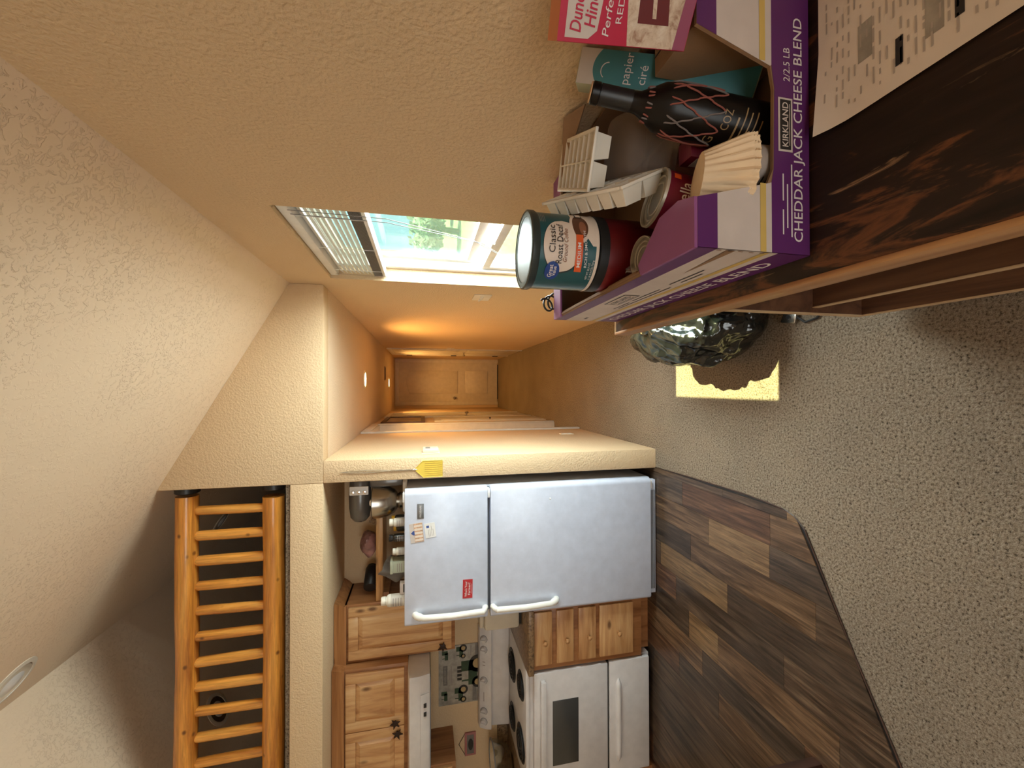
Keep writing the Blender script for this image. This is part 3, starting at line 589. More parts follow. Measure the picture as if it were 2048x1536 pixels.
MB().box(FX0 + 0.02, FX1 - 0.02, FY + 0.03, FY + 0.07, 0.012, 0.055).out('toe_grille', M['enamel'], fr, bevel=0.004)
for k in range(3): MB().box(FX0 + 0.05, FX1 - 0.09, FY + 0.027, FY + 0.030, 0.020 + 0.011 * k, 0.026 + 0.011 * k).out('grille_slot', M['gasket'], fr)
for z in (1.169, 0.055, 1.682): MB().box(FX1 - 0.075, FX1 - 0.02, FY + 0.012, FY + 0.06, z - 0.007, z + 0.007).out('hinge', M['vinyl'], fr, bevel=0.002)
MB().lathe([(0.006, 0), (0.005, 0.003), (0, 0.005)], (-0.712, FY, 0.774), 14, Matrix.Rotation(PI / 2, 3, 'X')).out('screw_cap', M['vinyl'], fd, smooth=True)
bd = MB().box(-0.785, -0.697, FY - 0.003, FY, 1.565, 1.604).out('brand_badge', M['badge'], fz, bevel=0.001)
lettering('FRIGIDAIRE', M['whiteink'], lambda x, y: Vector((-0.741 + x, FY - 0.0036, 1.585 + y)), 0.013, bd, width=0.07)
def on_fridge(dx, dz, ang, e):
    c, s = math.cos(ang), math.sin(ang)
    return lambda x, y: Vector((dx + x * c - y * s, FY - e, dz + x * s + y * c))
def card_on(name, label, cat, x, z, w, h, ang, mat, e0=0.0005, th=0.0015):
    o = thing(name, label, cat, (x, FY - e0, z)); f = on_fridge(x, z, ang, e0); g = on_fridge(x, z, ang, e0 + th)
    q = [(-w/2, -h/2), (w/2, -h/2), (w/2, h/2), (-w/2, h/2)]
    MB().add([f(*p) for p in q] + [g(*p) for p in q], [(0, 1, 2, 3), (4, 5, 6, 7), (0, 1, 5, 4), (1, 2, 6, 5), (2, 3, 7, 6), (3, 0, 4, 7)]).out('sheet', mat, o)
    return o, on_fridge(x, z, ang, e0 + th + 0.0004)
o, f = card_on('photo_magnet', 'tan photo magnet showing a row of columns on freezer door', 'magnet', -0.868, 1.607, 0.115, 0.078, 0.10, M['card'])
MB().rect(-0.055, 0.055, -0.037, 0.014, f).out('photo', M['magphoto'], o)
for k in range(5): MB().rect(-0.05 + 0.021 * k, -0.037 + 0.021 * k, -0.035, 0.012, lambda x, y: f(x, y) + Vector((0, -0.0004, 0))).out('column_print', M['cream'], o)
MB().cols(-0.012, 0.014, lambda x: 0.012, lambda x: 0.034 - abs(x - 0.001) * 1.2, 6, lambda x, y: f(x, y) + Vector((0, -0.0004, 0))).out('crest_print', M['blueprint'], o)
o, f = card_on('appointment_card', 'small white card stuck below the photo magnet on freezer door', 'card', -0.858, 1.528, 0.088, 0.062, 0.12, M['vinyl'])
MB().rect(0.016, 0.03, 0.004, 0.02, f).out('mark', M['blueprint'], o)
for k in range(4): MB().rect(-0.036, 0.006 + 0.02 * (k == 1), -0.018 + 0.009 * k, -0.016 + 0.009 * k, f).out('print_line', M['greyink'], o)
o, f = card_on('bumper_sticker', "red sticker reading Who's Your Farmer? on freezer door", 'sticker', -1.232, 1.303, 0.114, 0.06, -0.02, M['magred'])
lettering("Who's Your", M['whiteink'], lambda x, y: f(x, y + 0.011), 0.020, o, width=0.094, bold=0.01); lettering("Farmer?", M['whiteink'], lambda x, y: f(x, y - 0.009), 0.020, o, width=0.074, bold=0.01)
MB().rect(-0.03, 0.03, -0.025, -0.0238, f).out('print_line', M['whiteink'], o)

# ------------------------------------------------------------------ on top of the refrigerator
ZF = 1.668
def pill(x, y, r, h, label, body, cap, band=None, capr=0.85, caph=0.2):
    o = thing('supplement_bottle', label, 'bottle', (x, y, ZF), group='bottles on top of the refrigerator'); c = (x, y, ZF)
    MB().lathe([(r * 0.96, 0), (r, 0.004), (r, h * 0.68), (r * 0.9, h * 0.75), (r * 0.66, h * 0.79), (r * 0.66, h * 0.82)], c, 24).out('body', body, o, smooth=True)
    MB().lathe([(r * capr, h * (1 - caph)), (r * capr, h * 0.985), (r * capr * 0.94, h), (0, h)], c, 24).out('cap', cap, o, smooth=True)
    if band: 
        bo = MB().lathe([(r * 1.012, h * 0.12), (r * 1.012, h * 0.62)], c, 24); bo.f = [q for q in bo.f if len(q) == 4]; bo = bo.out('label', band, o, smooth=True)
        for k in range(4):
            fn = lambda a, z: Vector((x + r * 1.03 * math.sin(a), y - r * 1.03 * math.cos(a), ZF + z))
            MB().rect(-0.9 + 0.2 * (k % 2), 0.7, h * (0.2 + 0.1 * k), h * (0.235 + 0.1 * k), fn, 8).out('print_line', M['greyink'], bo)
    return o
pill(-0.833, 2.66, 0.026, 0.104, 'white pill bottle beside the stand mixer', M['pillw'], M['pillw'], M['pilllabel'])
pill(-0.846, 2.765, 0.028, 0.098, 'dark bottle with yellow cap right behind the white pill bottle', M['darkbottle'], M['yellowcap'], None)
pill(-0.908, 2.80, 0.028, 0.088, 'dark bottle with yellow cap between the pill bottle and the black bottle', M['darkbottle'], M['yellowcap'], None)
pill(-0.928, 2.66, 0.024, 0.106, 'black bottle with printed green label on the refrigerator', M['darkbottle'], M['black'], M['darkbottle'])
pill(-1.012, 2.66, 0.023, 0.084, 'short white pill bottle in the middle of the refrigerator top', M['pillw'], M['pillw'], M['pilllabel'])
pill(-1.298, 2.635, 0.036, 0.150, 'large white supplement bottle beside the wall cabinet', M['pillw'], M['pillw'], M['pilllabel'], 0.7, 0.17)
gb = thing('carton_box', 'pale green small carton on the refrigerator', 'box', (-1.105, 2.68, ZF))
MB().box(-1.142, -1.072, 2.65, 2.73, ZF, ZF + 0.098).out('body', M['greenbox'], gb, bevel=0.002); MB().box(-1.146, -1.068, 2.645, 2.735, ZF + 0.082, ZF + 0.1).out('lid', M['greenbox'], gb, bevel=0.003)
for k in range(3): MB().box(-1.135, -1.085, 2.6495, 2.65, ZF + 0.03 + 0.012 * k, ZF + 0.034 + 0.012 * k).out('print_line', M['greyink'], gb)
sb = thing('small_white_box', 'small white printed box below the grey cloth', 'box', (-1.21, 2.66, ZF))
MB().box(-1.262, -1.195, 2.62, 2.66, ZF, ZF + 0.04).out('body', M['card'], sb, bevel=0.001); MB().box(-1.25, -1.20, 2.6192, 2.62, ZF + 0.012, ZF + 0.02).out('print_line', M['blackink'], sb)
rg = MB(); n = 20
for i in range(n + 1):
    for j in range(n + 1):
        u, v = i / n, j / n
        rg.v.append(Vector((-1.245 + 0.16 * u + 0.012 * math.sin(v * 7), 2.795 - 0.03 * math.sin(u * PI) - 0.016 * math.sin(u * 11 + v * 3), ZF + 0.004 + v * (0.10 + 0.05 * math.sin(u * PI) + 0.045 * max(0, 1 - abs(u - 0.25) * 4)) )))
for i in range(n):
    for j in range(n): a = i * (n + 1) + j; rg.f.append((a, a + 1, a + n + 2, a + n + 1))
ro = rg.out('crumpled_cloth', M['rag'], smooth=True); tag(ro, 'crumpled grey cloth hung from the shelf behind the carton', 'cloth')
md = ro.modifiers.new('thick', 'SOLIDIFY'); md.thickness = 0.004
# shelf board
sh = thing('shelf_board', 'bare wooden shelf board spanning the nook above the refrigerator', 'shelf', (-1.0, 3.1, 1.838))
MB().box(-1.45, XC, 2.955, 3.255, 1.838, 1.883).out('board', M['board'], sh, bevel=0.002)
for x in (-0.575, -1.43): MB().box(x - 0.018, x + 0.018, 2.99, 3.24, 1.80, 1.838).out('cleat', M['oakdark'], sh)
# stand mixer
mx = thing('stand_mixer', 'grey and steel stand mixer tucked beside the corner wall', 'mixer', (-0.715, 2.82, ZF))
MB().prism([(-0.79, 2.72), (-0.60, 2.72), (-0.575, 2.80), (-0.59, 2.94), (-0.79, 2.94), (-0.805, 2.83)], 'z', ZF, ZF + 0.028).out('base', M['vinyl'], mx, bevel=0.008)
MB().prism([(-0.64, ZF + 0.028), (-0.575, ZF + 0.028), (-0.565, ZF + 0.24), (-0.645, ZF + 0.24)], 'y', 2.79, 2.90).out('column', M['mixer'], mx, bevel=0.015)
MB().lathe([(0.05, 0.0), (0.055, 0.022), (0.046, 0.034), (0.075, 0.055), (0.098, 0.10), (0.108, 0.15), (0.112, 0.188), (0.116, 0.19), (0.111, 0.192), (0.104, 0.15), (0.07, 0.07), (0, 0.05)], (-0.742, 2.83, ZF + 0.028), 40).out('bowl', M['steel'], mx, smooth=True)
hd = MB().lathe([(0.0, 0.0), (0.035, 0.004), (0.056, 0.03), (0.064, 0.09), (0.066, 0.17), (0.062, 0.25), (0.05, 0.285), (0, 0.295)], (-0.862, 2.83, ZF + 0.298), 28, Matrix.Rotation(PI / 2, 3, 'Y') , (1.06, 1)).out('motor_head', M['mixer'], mx, smooth=True)
MB().lathe([(0.030, 0), (0.034, 0.02), (0.030, 0.03)], (-0.742, 2.83, ZF + 0.215), 24).out('beater_hub', M['chrome'], mx, smooth=True)
MB().box(-0.68, -0.625, 2.762, 2.772, ZF + 0.24, ZF + 0.355).out('trim_plate', M['vinyl'], mx, bevel=0.004)
for z in (0.265, 0.30, 0.335): MB().lathe([(0.012, 0), (0.010, 0.012), (0, 0.014)], (-0.66, 2.764, ZF + z), 14, Matrix.Rotation(PI / 2, 3, 'X')).out('speed_knob', M['chrome'], mx, smooth=True)
MB().lathe([(0.010, 0), (0.009, 0.02), (0, 0.022)], (-0.85, 2.80, ZF + 0.285), 12).out('latch_pin', M['black'], mx, smooth=True)
# on the shelf
bb = MB(); 
for i in range(19):
    for k in range(24):
        a, t = 2 * PI * k / 24, PI * i / 18
        r = 0.075 * (1 + 0.10 * math.sin(3 * a + i * 0.5) + 0.07 * math.sin(7 * a + i))
        bb.v.append(Vector((-1.09 + r * 1.15 * math.sin(t) * math.cos(a), 3.06 + r * math.sin(t) * math.sin(a), 1.94 - 0.055 * math.cos(t) * (1 + 0.1 * math.sin(2 * a)))))
for i in range(18):
    for k in range(24): j = (k + 1) % 24; bb.f.append((i * 24 + k, i * 24 + j, (i + 1) * 24 + j, (i + 1) * 24 + k))
tag(bb.out('bread_bag', M['bluebag'], smooth=True), 'printed plastic bag of bread on the nook shelf', 'bag')
cl = thing('black_canister', 'black cylinder lying on the nook shelf by the cabinet', 'canister', (-1.36, 3.07, 1.883))
MB().lathe([(0, 0), (0.040, 0.0), (0.044, 0.006), (0.044, 0.15), (0.036, 0.158)], (-1.385, 3.02, 1.93), 28, Euler((-PI / 2, 0, -0.5)).to_matrix()).out('body', M['black'], cl, smooth=True)
MB().lathe([(0.0, 0.16), (0.036, 0.158), (0.036, 0.172), (0, 0.174)], (-1.385, 3.02, 1.93), 28, Euler((-PI / 2, 0, -0.5)).to_matrix()).out('cap', M['black'], cl, smooth=True)
bw = MB()
for i in range(7):
    for k in range(3): bw.lathe([(0, -0.011), (0.009, -0.007), (0.012, 0), (0.009, 0.007), (0, 0.011)], (-0.90 - 0.02 * k + 0.004 * i, 3.0 + 0.022 * i, 1.894 + 0.012 * ((i + k) % 2) + 0.018 * (k == 1)), 10)
tag(bw.out('bubble_wrap', M['clear'], smooth=True), 'small wad of clear bubble wrap on the nook shelf', 'bubble wrap')

# ------------------------------------------------------------------ kitchen cabinets
def leaf_pull(parent, x, yf, z, ang=0.0):
    o = MB(); pts = []
    for k, r in enumerate([0.044, 0.018, 0.038, 0.016, 0.034, 0.012, 0.018, 0.012, 0.034, 0.016, 0.038, 0.018]):
        a = ang + PI / 2 + 2 * PI * k / 12; pts.append((x + r * math.cos(a), z + r * math.sin(a)))
    o.prism(pts, 'y', yf - 0.022, yf - 0.014); o.lathe([(0.007, 0), (0.006, 0.016)], (x, yf, z), 10, Matrix.Rotation(PI / 2, 3, 'X'))
    return part_label(o.out('leaf_knob', M['bronze'], parent, bevel=0.0025), 'dark bronze leaf-shaped knob')
def raised_door(parent, x0, x1, z0, z1, yf, pull=None, name='door', fw_=0.062, pa=0.0):
    """frame-and-panel door whose face is at y = yf"""
    d = MB().box(x0, x0 + fw_, yf, yf + 0.02, z0, z1).box(x1 - fw_, x1, yf, yf + 0.02, z0, z1).box(x0 + fw_, x1 - fw_, yf, yf + 0.02, z0, z0 + fw_).box(x0 + fw_, x1 - fw_, yf, yf + 0.02, z1 - fw_, z1).out(name, M['oakz'], parent, bevel=0.003)
    a, b, c, e, g = x0 + fw_, x1 - fw_, z0 + fw_, z1 - fw_, 0.028
    MB().add([(a, yf + 0.015, c), (b, yf + 0.015, c), (b, yf + 0.015, e), (a, yf + 0.015, e), (a + g, yf + 0.002, c + g), (b - g, yf + 0.002, c + g), (b - g, yf + 0.002, e - g), (a + g, yf + 0.002, e - g)],
             [(0, 1, 5, 4), (1, 2, 6, 5), (2, 3, 7, 6), (3, 0, 4, 7), (4, 5, 6, 7)]).out('panel', M['oakz'], d)
    if pull: leaf_pull(d, pull[0], yf, pull[1], pa)
    return d
Y1, Y2 = 2.925, 2.855
c1 = thing('wall_cabinet', 'tall wooden wall cabinet beside the refrigerator', 'cabinet', (-1.64, 3.1, 1.35), group='wooden wall cabinets')
MB().box(-1.838, -1.452, Y1 + 0.02, YK - 0.002, 1.35, 2.085).out('body', M['oakdark'], c1, bevel=0.002)
raised_door(c1, -1.815, -1.468, 1.375, 2.055, Y1, (-1.79, 1.432), pa=0.4)
c2 = thing('wall_cabinet', 'short two-door wooden wall cabinet above the range hood', 'cabinet', (-2.24, 3.1, 1.67), group='wooden wall cabinets')
MB().box(-2.618, -1.84, Y2 + 0.02, YK - 0.002, 1.668, 2.085).out('body', M['oakdark'], c2, bevel=0.002)
raised_door(c2, -2.235, -1.862, 1.692, 2.06, Y2, (-2.205, 1.748), pa=1.3); raised_door(c2, -2.605, -2.24, 1.692, 2.06, Y2, (-2.275, 1.735), pa=1.9)
c3 = thing('wall_cabinet', 'wooden wall cabinet past the hood with its side showing', 'cabinet', (-2.95, 3.1, 1.345), group='wooden wall cabinets')
MB().box(-3.3, -2.62, Y1 + 0.02, YK - 0.002, 1.345, 2.085).out('body', M['oakdark'], c3, bevel=0.002)
raised_door(c3, -2.95, -2.635, 1.37, 2.055, Y1); raised_door(c3, -3.285, -2.965, 1.37, 2.055, Y1)
# crown moulding follows the two depths
def crown(pts):
    prof = [(0.0, 0.0), (0.0, 0.012), (0.022, 0.03), (0.042, 0.058), (0.048, 0.066)]
    o = MB(); pv = [Vector((x, y, 0)) for x, y in pts]; n = len(pv); vs = []
    for i, p in enumerate(pv):
        d1 = (p - pv[i - 1]).normalized() if i else (pv[1] - p).normalized()
        d2 = (pv[i + 1] - p).normalized() if i < n - 1 else d1
        q1 = Vector((-d1.y, d1.x, 0)); q2 = Vector((-d2.y, d2.x, 0)); bis = (q1 + q2).normalized(); k = 1 / max(0.4, bis.dot(q1))
        for t, z in prof: vs.append(p + bis * t * k + Vector((0, 0, 2.068 + z)))
        vs.append(p - bis * 0.02 + Vector((0, 0, 2.134))); vs.append(p - bis * 0.02 + Vector((0, 0, 2.068)))
    s = len(prof) + 2
    o.add(vs, [(i * s + a, i * s + (a + 1) % s, (i + 1) * s + (a + 1) % s, (i + 1) * s + a) for i in range(n - 1) for a in range(s)])
    o.f += [tuple(range(s)), tuple((n - 1) * s + a for a in range(s))]
    return o
cr = crown([(-1.452, YK - 0.002), (-1.452, Y1), (-1.838, Y1), (-1.838, Y2), (-2.62, Y2), (-2.62, Y1), (-3.3, Y1)]).out('crown_moulding', M['crown'], smooth=True)
tag(cr, 'dark stained crown moulding stepping along the wall cabinets', 'moulding')

# range hood
hd = thing('range_hood', 'white under-cabinet range hood above the range', 'range hood', (-2.24, 3.0, 1.52))
MB().prism([(3.255, 1.667), (2.80, 1.667), (2.715, 1.655), (2.715, 1.60), (2.735, 1.525), (3.255, 1.525)], 'x', -2.617, -1.842).out('shell', M['enamel2'], hd, bevel=0.004)
MB().prism([(2.7145, 1.585), (2.7325, 1.53), (2.7285, 1.53), (2.7105, 1.585)], 'x', -2.55, -1.96).out('control_strip', M['enamel2'], hd, bevel=0.001)
for x in (-2.03, -2.085): MB().box(x - 0.012, x + 0.012, 2.712, 2.726, 1.548, 1.566).out('rocker_switch', M['black'], hd, bevel=0.001)
MB().box(-2.55, -1.91, 2.80, 3.2, 1.519, 1.525).out('filter', M['greyp'], hd)

# base cabinet with four drawers
bc = thing('drawer_cabinet', 'wooden base cabinet with four stacked drawers beside the range', 'cabinet', (-1.64, 2.9, 0))
MB().box(-1.842, -1.43, 2.615, YK - 0.002, 0.10, 0.874).out('body', M['oakdark'], bc, bevel=0.002); MB().box(-1.842, -1.43, 2.69, YK - 0.002, 0.0, 0.10).out('toe_kick', M['oakdark'], bc)
for z0, z1 in ((0.745, 0.868), (0.597, 0.716), (0.440, 0.563), (0.168, 0.414)):
    d = MB().box(-1.806, -1.462, 2.597, 2.617, z0, z1).out('drawer', M['oakx'], bc, bevel=0.006); zc = (z0 + z1) / 2 - (0.012 if z1 < 0.42 else 0.008)
    MB().lathe([(0.008, 0), (0.007, 0.012), (0.015, 0.018), (0.016, 0.024), (0.010, 0.030), (0, 0.031)], (-1.657, 2.597, zc), 18, Matrix.Rotation(PI / 2, 3, 'X')).out('knob', M['knob'], d, smooth=True)
ct = thing('countertop', 'brown speckled laminate worktop between refrigerator and range', 'worktop', (-1.64, 2.9, 0.875))
MB().box(-1.846, -1.43, 2.565, YK - 0.002, 0.875, 0.914).out('slab', M['granite'], ct, bevel=0.008); MB().box(-1.846, -1.43, YK - 0.022, YK - 0.002, 0.914, 0.995).out('backsplash', M['granite'], ct, bevel=0.003)
ct = thing('countertop', 'brown speckled laminate worktop past the range under the glass bowl', 'worktop', (-3.1, 2.9, 0.875))
MB().box(-3.69, -2.625, 2.58, YK - 0.002, 0.875, 0.914).out('slab', M['granite'], ct, bevel=0.008); MB().box(-3.69, -2.625, YK - 0.022, YK - 0.002, 0.914, 0.995).out('backsplash', M['granite'], ct, bevel=0.003)
bc2 = thing('base_cabinet', 'wooden base cabinet past the range', 'cabinet', (-3.1, 2.9, 0))
MB().box(-3.69, -2.63, 2.635, YK - 0.002, 0.0, 0.874).out('body', M['oakdark'], bc2, bevel=0.002); raised_door(bc2, -3.1, -2.65, 0.12, 0.86, 2.615); raised_door(bc2, -3.57, -3.12, 0.12, 0.86, 2.615)
# beige appliance on the worktop behind the refrigerator edge
ap = thing('small_appliance', 'beige plastic appliance peeking out beside the refrigerator handle', 'appliance', (-1.56, 2.86, 0.914))
MB().box(-1.628, -1.45, 2.74, 2.96, 0.93, 1.17).out('body', M['beige'], ap, bevel=0.02); MB().box(-1.612, -1.46, 2.755, 2.945, 1.17, 1.20).out('lid', M['beige'], ap, bevel=0.012)
MB().box(-1.61, -1.46, 2.76, 2.94, 0.914, 0.93).out('foot', M['black'], ap); MB().box(-1.633, -1.627, 2.80, 2.87, 1.08, 1.11).out('badge', M['redcan'], ap); MB().box(-1.648, -1.62, 2.82, 2.85, 1.15, 1.17).out('latch', M['beige'], ap, bevel=0.004)

# ------------------------------------------------------------------ range
rg = thing('kitchen_range', 'white electric coil range with oven window and storage drawer', 'range', (-2.24, 2.9, 0))
RX0, RX1 = -2.618, -1.85
MB().box(RX0, RX1, 2.645, 3.225, 0.03, 0.892).out('body', M['enamel2'], rg, bevel=0.004)
for x in (RX0 + 0.05, RX1 - 0.05):
    for y in (2.70, 3.17): MB().lathe([(0.018, 0), (0.018, 0.03)], (x, y, 0), 12).out('foot', M['black'], rg)
MB().box(RX0 - 0.004, RX1 + 0.004, 2.628, 3.215, 0.890, 0.916).out('cooktop', M['enamel2'], rg, bevel=0.006)
for x, y, r in ((-2.07, 3.04, 0.098), (-2.03, 2.765, 0.080), (-2.445, 3.03, 0.080), (-2.42, 2.765, 0.098)):
    b = MB().lathe([(r * 1.15, 0.916), (r * 1.13, 0.921), (r * 0.95, 0.917), (r * 0.5, 0.9165), (0, 0.9165)], (x, y, 0), 36).out('burner_bowl', M['coil'], rg, smooth=True)
    turns = 4; MB().tube([(x + (0.02 + (r - 0.02) * t / (turns * 24)) * math.cos(t * 2 * PI / 24), y + (0.02 + (r - 0.02) * t / (turns * 24)) * math.sin(t * 2 * PI / 24), 0.9265) for t in range(turns * 24 + 1)], 0.005, 6).out('coil', M['coil'], b, smooth=True)
od = MB().box(RX0 + 0.008, RX1 - 0.010, 2.607, 2.643, 0.352, 0.866).out('oven_door', M['enamel2'], rg, bevel=0.008)
MB().box(-2.475, -2.052, 2.6045, 2.612, 0.562, 0.742).out('oven_window', M['ovenglass'], od, bevel=0.006)
MB().box(-2.56, -1.905, 2.572, 2.588, 0.792, 0.828).box(-1.925, -1.905, 2.586, 2.609, 0.795, 0.825).box(-2.56, -2.54, 2.586, 2.609, 0.795, 0.825).out('door_handle', M['enamel2'], od, bevel=0.005)
MB().box(RX0 + 0.008, RX1 - 0.006, 2.622, 2.646, 0.340, 0.353).out('vent_gap', M['black'], rg)
sd = MB().box(RX0 + 0.008, RX1 - 0.004, 2.607, 2.643, 0.045, 0.340).out('storage_drawer', M['enamel2'], rg, bevel=0.008)
MB().tube([(-2.53 + 0.56 * k / 16, 2.608 - 0.007 * math.sin(PI * k / 16), 0.276) for k in range(17)], [0.004] + [0.019] * 15 + [0.004], 12).out('pull_recess', M['enamel2'], sd, smooth=True)
MB().prism([(3.225, 0.916), (3.165, 0.916), (3.185, 1.06), (3.225, 1.06)], 'x', RX0 + 0.005, RX1 - 0.012).out('backguard_riser', M['enamel2'], rg, bevel=0.006)
MB().prism([(3.245, 1.055), (3.150, 1.055), (3.158, 1.085), (3.19, 1.145), (3.245, 1.152)], 'x', RX0 - 0.005, RX1 + 0.005).out('control_panel', M['enamel2'], rg, bevel=0.008)
pn = Vector((0, -0.06, 0.032)).normalized(); pr = pn.to_track_quat('Z', 'Y').to_matrix()
for x in (-1.935, -2.015, -2.25, -2.485, -2.565):
    k = MB().lathe([(0.027, 0), (0.026, 0.006), (0.021, 0.018), (0.019, 0.020), (0, 0.020)], Vector((x, 3.173, 1.113)), 22, pr).out('control_knob', M['enamel2'], rg, smooth=True)
    c = Vector((x, 3.173, 1.113)) + pn * 0.023; e = pr @ Vector((0, 1, 0)); MB().tube([c - e * 0.018, c + e * 0.018], 0.005, 6).out('grip', M['enamel2'], k)
    MB().lathe([(0.029, 0.0), (0.029, 0.002), (0.026, 0.002)], Vector((x, 3.173, 1.113)), 24, pr).out('dial_ring', M['greyp'], k)
pf = lambda x0: (lambda x, y: Vector((x0 + x, 3.158 + (y + 0.028) * 0.47 * 1.12 - 0.0012, 1.085 + (y + 0.028) * 0.95)))
for x in (-2.11, -2.135): MB().rect(-0.003, 0.003, -0.008, 0.012, pf(x)).out('indicator_print', M['greyink'], rg)
MB().rect(-0.05, 0.02, -0.001, 0.004, pf(-2.36)).out('brand_print', M['greyink'], rg)
for x in (-1.935, -2.015, -2.25, -2.485, -2.565): MB().rect(-0.003, 0.003, -0.026, -0.020, pf(x)).out('dial_mark', M['greyink'], rg)

# tractor sign on the wall behind the range
sg = thing('tractor_sign', 'weathered tin sign printed with green tractors on the wall behind the range', 'sign', (-2.23, YK, 1.12))
SX0, SX1, SZ0, SZ1 = -2.458, -2.005, 1.10, 1.452
MB().box(SX0, SX1, YK - 0.006, YK - 0.001, SZ0, SZ1).out('plate', M['signbase'], sg, bevel=0.001)
sf = lambda e: (lambda x, y: Vector((SX0 + x, YK - 0.0065 - e, SZ0 + y)))
f0, f1, f2 = sf(0.0003), sf(0.0007), sf(0.0011)
MB().rect(0.29, 0.45, 0.01, 0.07, f0).rect(0.01, 0.12, 0.06, 0.09, f0).out('grey_print', M['signgrey'], sg)
def tractor(x, y, s, w=1):
    MB().rect(x - 0.5 * s, x + 0.25 * s, y, y + 0.34 * s, f1).rect(x + 0.05 * s, x + 0.45 * s, y + 0.05 * s, y + 0.62 * s, f1).rect(x - 0.34 * s, x - 0.28 * s, y + 0.34 * s, y + 0.6 * s, f1).out('tractor_print', M['signgreen'], sg)
    if w:
        for cx, r in ((x + 0.30 * s, 0.34 * s), (x - 0.42 * s, 0.22 * s)):
            MB().ell(cx, y - 0.02 * s, r, r, f1).out('tyre_print', M['blackink'], sg); MB().ell(cx, y - 0.02 * s, r * 0.55, r * 0.55, f2).out('wheel_print', M['signyellow'], sg)
tractor(0.235, 0.055, 0.20); tractor(0.40, 0.165, 0.085); tractor(0.075, 0.165, 0.105); tractor(0.385, 0.28, 0.075, 0); tractor(0.075, 0.285, 0.075, 0)
MB().rect(0.155, 0.305, 0.285, 0.318, f0).out('name_plaque', M['signgrey'], sg)
lettering('JOHN DEERE', M['signbase'], lambda x, y: f2(0.23 + x, 0.3015 + y), 0.022, sg, width=0.13)
for k, (a, b, y) in enumerate(((0.17, 0.30, 0.252), (0.19, 0.27, 0.268), (0.36, 0.44, 0.10), (0.03, 0.10, 0.03))): MB().rect(a, b, y, y + 0.008, f1).out('print_line', M['greyink'], sg)
for k in range(4): MB().rect(0.18 + 0.03 * k, 0.20 + 0.03 * k, 0.175, 0.21, f1).out('letter_print', M['blackink'], sg)
# small hanging plaque
pq = thing('wall_plaque', 'small pink framed plaque hung by a wire on the kitchen wall', 'plaque', (-2.78, YK, 1.16))
MB().box(-2.868, -2.692, YK - 0.014, YK - 0.001, 1.166, 1.252).out('board', M['pinkframe'], pq, bevel=0.002); MB().box(-2.852, -2.708, YK - 0.0155, YK - 0.014, 1.182, 1.236).out('picture', M['signgrey'], pq)
MB().ell(0, 0, 0.045, 0.02, lambda x, y: Vector((-2.78 + x, YK - 0.0165, 1.207 + y))).out('motif', M['blackink'], pq)
MB().tube([(-2.862, YK - 0.006, 1.25), (-2.775, YK - 0.006, 1.298), (-2.70, YK - 0.006, 1.25)], 0.0017, 6).out('hanging_wire', M['bronze'], pq)
# glass bowl
gl = thing('glass_bowl', 'clear glass bowl on the worktop past the range', 'bowl', (-2.78, 3.03, 0.914))
MB().lathe([(0.05, 0), (0.055, 0.004), (0.09, 0.02), (0.135, 0.07), (0.158, 0.15), (0.162, 0.152), (0.154, 0.15), (0.13, 0.075), (0.085, 0.026), (0, 0.012)], (-2.80, 3.05, 0.914), 40).out('bowl', M['bowl'], gl, smooth=True)
MB().tube([(-2.80 + 0.16 * math.cos(2 * PI * k / 40), 3.05 + 0.16 * math.sin(2 * PI * k / 40), 1.066) for k in range(41)], 0.004, 8).out('rim', M['greyp'], gl, smooth=True)

# dark chair whose foot reaches into the picture
ch = thing('dining_chair', 'dark wooden chair, only one foot in view on the plank floor', 'chair', (-1.73, 1.21, 0.0075))
MB().box(-1.95, -1.53, 1.01, 1.41, 0.44, 0.475).out('seat', M['darkwood'], ch, bevel=0.008)
for sx, sy in ((-1.532, 1.03), (-1.532, 1.39), (-1.93, 1.03), (-1.93, 1.39)):
    MB().box(sx - 0.022, sx + 0.022, sy - 0.02, sy + 0.02, 0.0076, 0.44).out('leg', M['darkwood'], ch, bevel=0.005)
for y in (1.03, 1.39): MB().tube([(-1.93, y, 0.47), (-1.97, y, 0.95)], 0.018, 10).out('back_post', M['darkwood'], ch, smooth=True)
for z in (0.66, 0.78, 0.90): MB().box(-1.97, -1.95, 1.05, 1.37, z, z + 0.05).out('back_slat', M['darkwood'], ch, bevel=0.004)

# ------------------------------------------------------------------ tall table against the window wall
ZT = 1.0; TX, TY1 = 0.157, 1.162
tb = thing('console_table', 'tall rustic console table with dark streaked wooden top', 'table', (0.38, 0.35, 0))
MB().box(TX + 0.008, XR - 0.004, -0.75, TY1 - 0.008, ZT - 0.028, ZT).out('tabletop', M['rust'], tb, bevel=0.002)
MB().box(TX, TX + 0.009, -0.75, TY1, ZT - 0.044, ZT + 0.002).out('edge_strip', M['tableedge'], tb, bevel=0.002); MB().box(TX + 0.009, XR - 0.004, TY1 - 0.009, TY1, ZT - 0.044, ZT + 0.002).out('edge_strip', M['tablelip'], tb, bevel=0.002)
BX = 0.243; BZ = 0.10
MB().box(BX, XR - 0.01, 1.118, 1.141, BZ, ZT - 0.03).out('end_panel', M['tablebase'], tb); MB().box(BX - 0.003, BX, 1.116, 1.143, BZ, ZT - 0.03).out('edge_strip', M['tablelip'], tb)
for z, x, y0, y1 in ((BZ, BX, -0.70, 1.118), (0.30, 0.262, 0.40, 1.118), (0.62, 0.30, -0.70, 1.118)):
    MB().box(x, XR - 0.01, y0, y1, z, z + 0.02).out('shelf', M['tablebase'], tb); MB().box(x - 0.003, x, y0, y1, z - 0.002, z + 0.022).out('edge_strip', M['tablelip'], tb)
